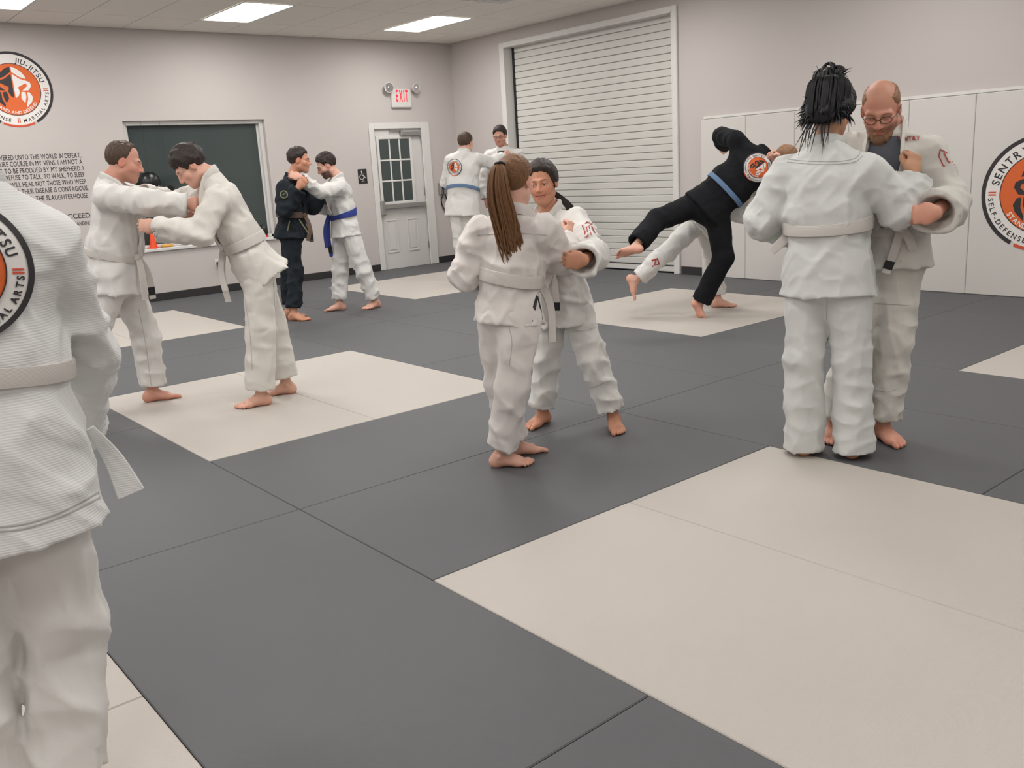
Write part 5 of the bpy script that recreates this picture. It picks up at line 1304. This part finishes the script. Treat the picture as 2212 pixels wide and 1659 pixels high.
# L: woman with the messy black bun, back to us
ps, J = pose((2.08, -2.26), pel=(1788, 578, 0), neck=(1784, 312, 0), HC=(1795, 240, .03), hf=(.38, -.22, .9), shL=(1704, 362, .05), shR=(1882, 358, -.05), elL=(1650, 470, .08), wrL=(1702, 498, .30), elR=(1944, 450, .00), wrR=(1970, 374, .08),
    hipL=(1744, 595, .02), hipR=(1832, 595, -.02), knL=(1738, 775, -.02), knR=(1840, 772, -.02), anL=(1736, 938, -.02), anR=(1844, 933, -.03), ftL=(-.1, 0, 1), ftR=(.15, 0, 1), hdR=(.1, .95, .2), pnR=(-.6, .1, .7))
R = person('woman with a messy black bun in a white uniform, back to the camera', ps, J, dict(gi=GI_COOL, skin=srgb(196, 148, 118), w=1.0, hs=.96, fem=1, seed=131, skirt=.12, belt=.17, slv=1.22, cw=1.05, leg=1.04, flare=1.12, lfa=.65, lfl=.085, res=.0085, hemL=1.13, hemR=1.12, wraps=2, btilt=(.0, .02), cuffR=.93, kang=-.9,
    tails=[[(0, 0, 0), (.05, -.1, .03), (.08, -.26, .02)], [(0, 0, 0), (.0, -.15, .02), (.02, -.28, .02)]], bar=False, fa=1.0, belly=1.04))
wear_hair(R, 'hair', hair_shell(LONGC, .026, 16, extra=[(ell((0, -.085, -.03), (.07, .05, .055)), .03), (ell((-.085, -.035, .0), (.036, .045, .04)), .03), (ell((.085, -.035, .0), (.036, .045, .04)), .03), (ell((-.015, -.05, .135), (.040, .040, .034)), .02), (ell((.03, -.05, .140), (.032, .034, .028)), .015), (ell((-.045, -.045, .142), (.026, .03, .026)), .015)], noise=.006, lam=.035), H_BLACK)
pth = []; rad = []
Rn = np.random.RandomState(8)
for i in range(90):                                  # ragged ends standing off at ear height
    s_ = -1 if Rn.rand() < .5 else 1; back = Rn.rand()
    b0 = np.array([s_ * (.085 - .05 * back ** 2 + .012 * Rn.rand()), -.02 - .085 * back, .035 - .085 * Rn.rand()]); ln = .03 + .04 * Rn.rand()
    dr = nrm(np.array([s_ * (.75 - .6 * back) + .15 * Rn.randn(), -.25 - .2 * back, -.75 + .35 * Rn.randn()]))
    pth.append(spline([b0 - np.array([s_ * .03, -.02, -.03]), b0, b0 + dr * ln * .55 + np.array([s_ * .004, 0, .003]), b0 + dr * ln], 8)); rad.append(np.array([.004, .0075, .0085, .0075, .006, .0042, .0022, .0005]) * (.7 + .5 * Rn.rand()))
for i in range(26):                                  # fly-away hairs round the bun
    a_ = Rn.rand() * 6.28; b0 = np.array([.045 * math.cos(a_), -.05 + .03 * math.sin(a_), .12 + .03 * Rn.rand()]); dr = nrm(np.array([math.cos(a_) + .3 * Rn.randn(), -.2, .5 + .5 * Rn.randn()])); ln = .03 + .04 * Rn.rand()
    pth.append(spline([b0, b0 + dr * ln * .5, b0 + dr * ln + np.array([0, 0, -.01])], 6)); rad.append(np.array([.0028, .0024, .002, .0015, .001, .0004]))
for i in range(60):                                  # locks swept up to the bun
    a_ = -2.9 + 2.7 * Rn.rand(); z_ = -.06 + .06 * Rn.rand(); n_ = np.array([math.cos(a_), math.sin(a_)]); p0_ = np.array([.098 * n_[0], -.02 + .115 * n_[1], z_]); p1_ = np.array([.103 * n_[0], -.02 + .12 * n_[1], .05]); p2_ = np.array([.03 * n_[0], -.045 + .03 * n_[1], .145])
    pth.append(spline([p0_ * [.92, .92, 1], p0_ + [0, 0, .02], p1_, p1_ * .55 + p2_ * .45 + [.02 * n_[0], .02 * n_[1], .02], p2_], 12)); rad.append(np.r_[.002, np.full(9, .0055), .004, .002])
for i in range(14):
    x = -.055 + .1 * Rn.rand(); b0 = np.array([x, -.085, -.06]); pth.append(spline([b0, b0 + [x * .3, -.02, -.04], b0 + [x * .8 + .02 * Rn.randn(), -.02, -.09 - .07 * Rn.rand()]], 7)); rad.append(np.array([.004, .0035, .003, .0025, .002, .0012, .0005]))
for c_, r_ in (((-.01, -.055, .172), .028), ((-.045, -.05, .148), .03), ((.03, -.05, .15), .032), ((.0, -.08, .14), .03)):
    for k_ in range(4):
        t = np.linspace(0, 6.0, 16); a_ = Rn.rand() * 3; ux = np.array([math.cos(a_), math.sin(a_) * .5, .2]); ux = nrm(ux); uz = nrm(np.array([-.1, .1, 1.]))
        pth.append(np.array(c_) + r_ * (np.cos(t)[:, None] * ux + np.sin(t)[:, None] * uz)); rad.append(np.full(16, .0065))
strands(R, 'bun_and_strands', pth, rad, H_BLACK)
seam(R, [(1700, 350), (1745, 354), (1800, 355), (1845, 350), (1862, 338), (1866, 322)]); seam(R, [(1702, 344), (1745, 348), (1800, 349), (1842, 344), (1856, 334), (1860, 320)])
seam(R, [(1787, 600), (1787, 640), (1786, 690)], target='trousers')
p0 = R['bl'] - R['side'] * .16 + np.array([0, 0, .0]); MB().ribbon(spline([p0 - R['fwd'] * .02, p0 - ps.r * .035 - ps.u * .04 - ps.n * .05, p0 - ps.r * .085 - ps.u * .085 - ps.n * .05], 8), np.tile(-ps.n + ps.u * .2, (8, 1)), .042, .008).build('belt_end', B_WHITE, R['belt'])
for l_ in PEOPLE_LOG: print('POSE', *l_)
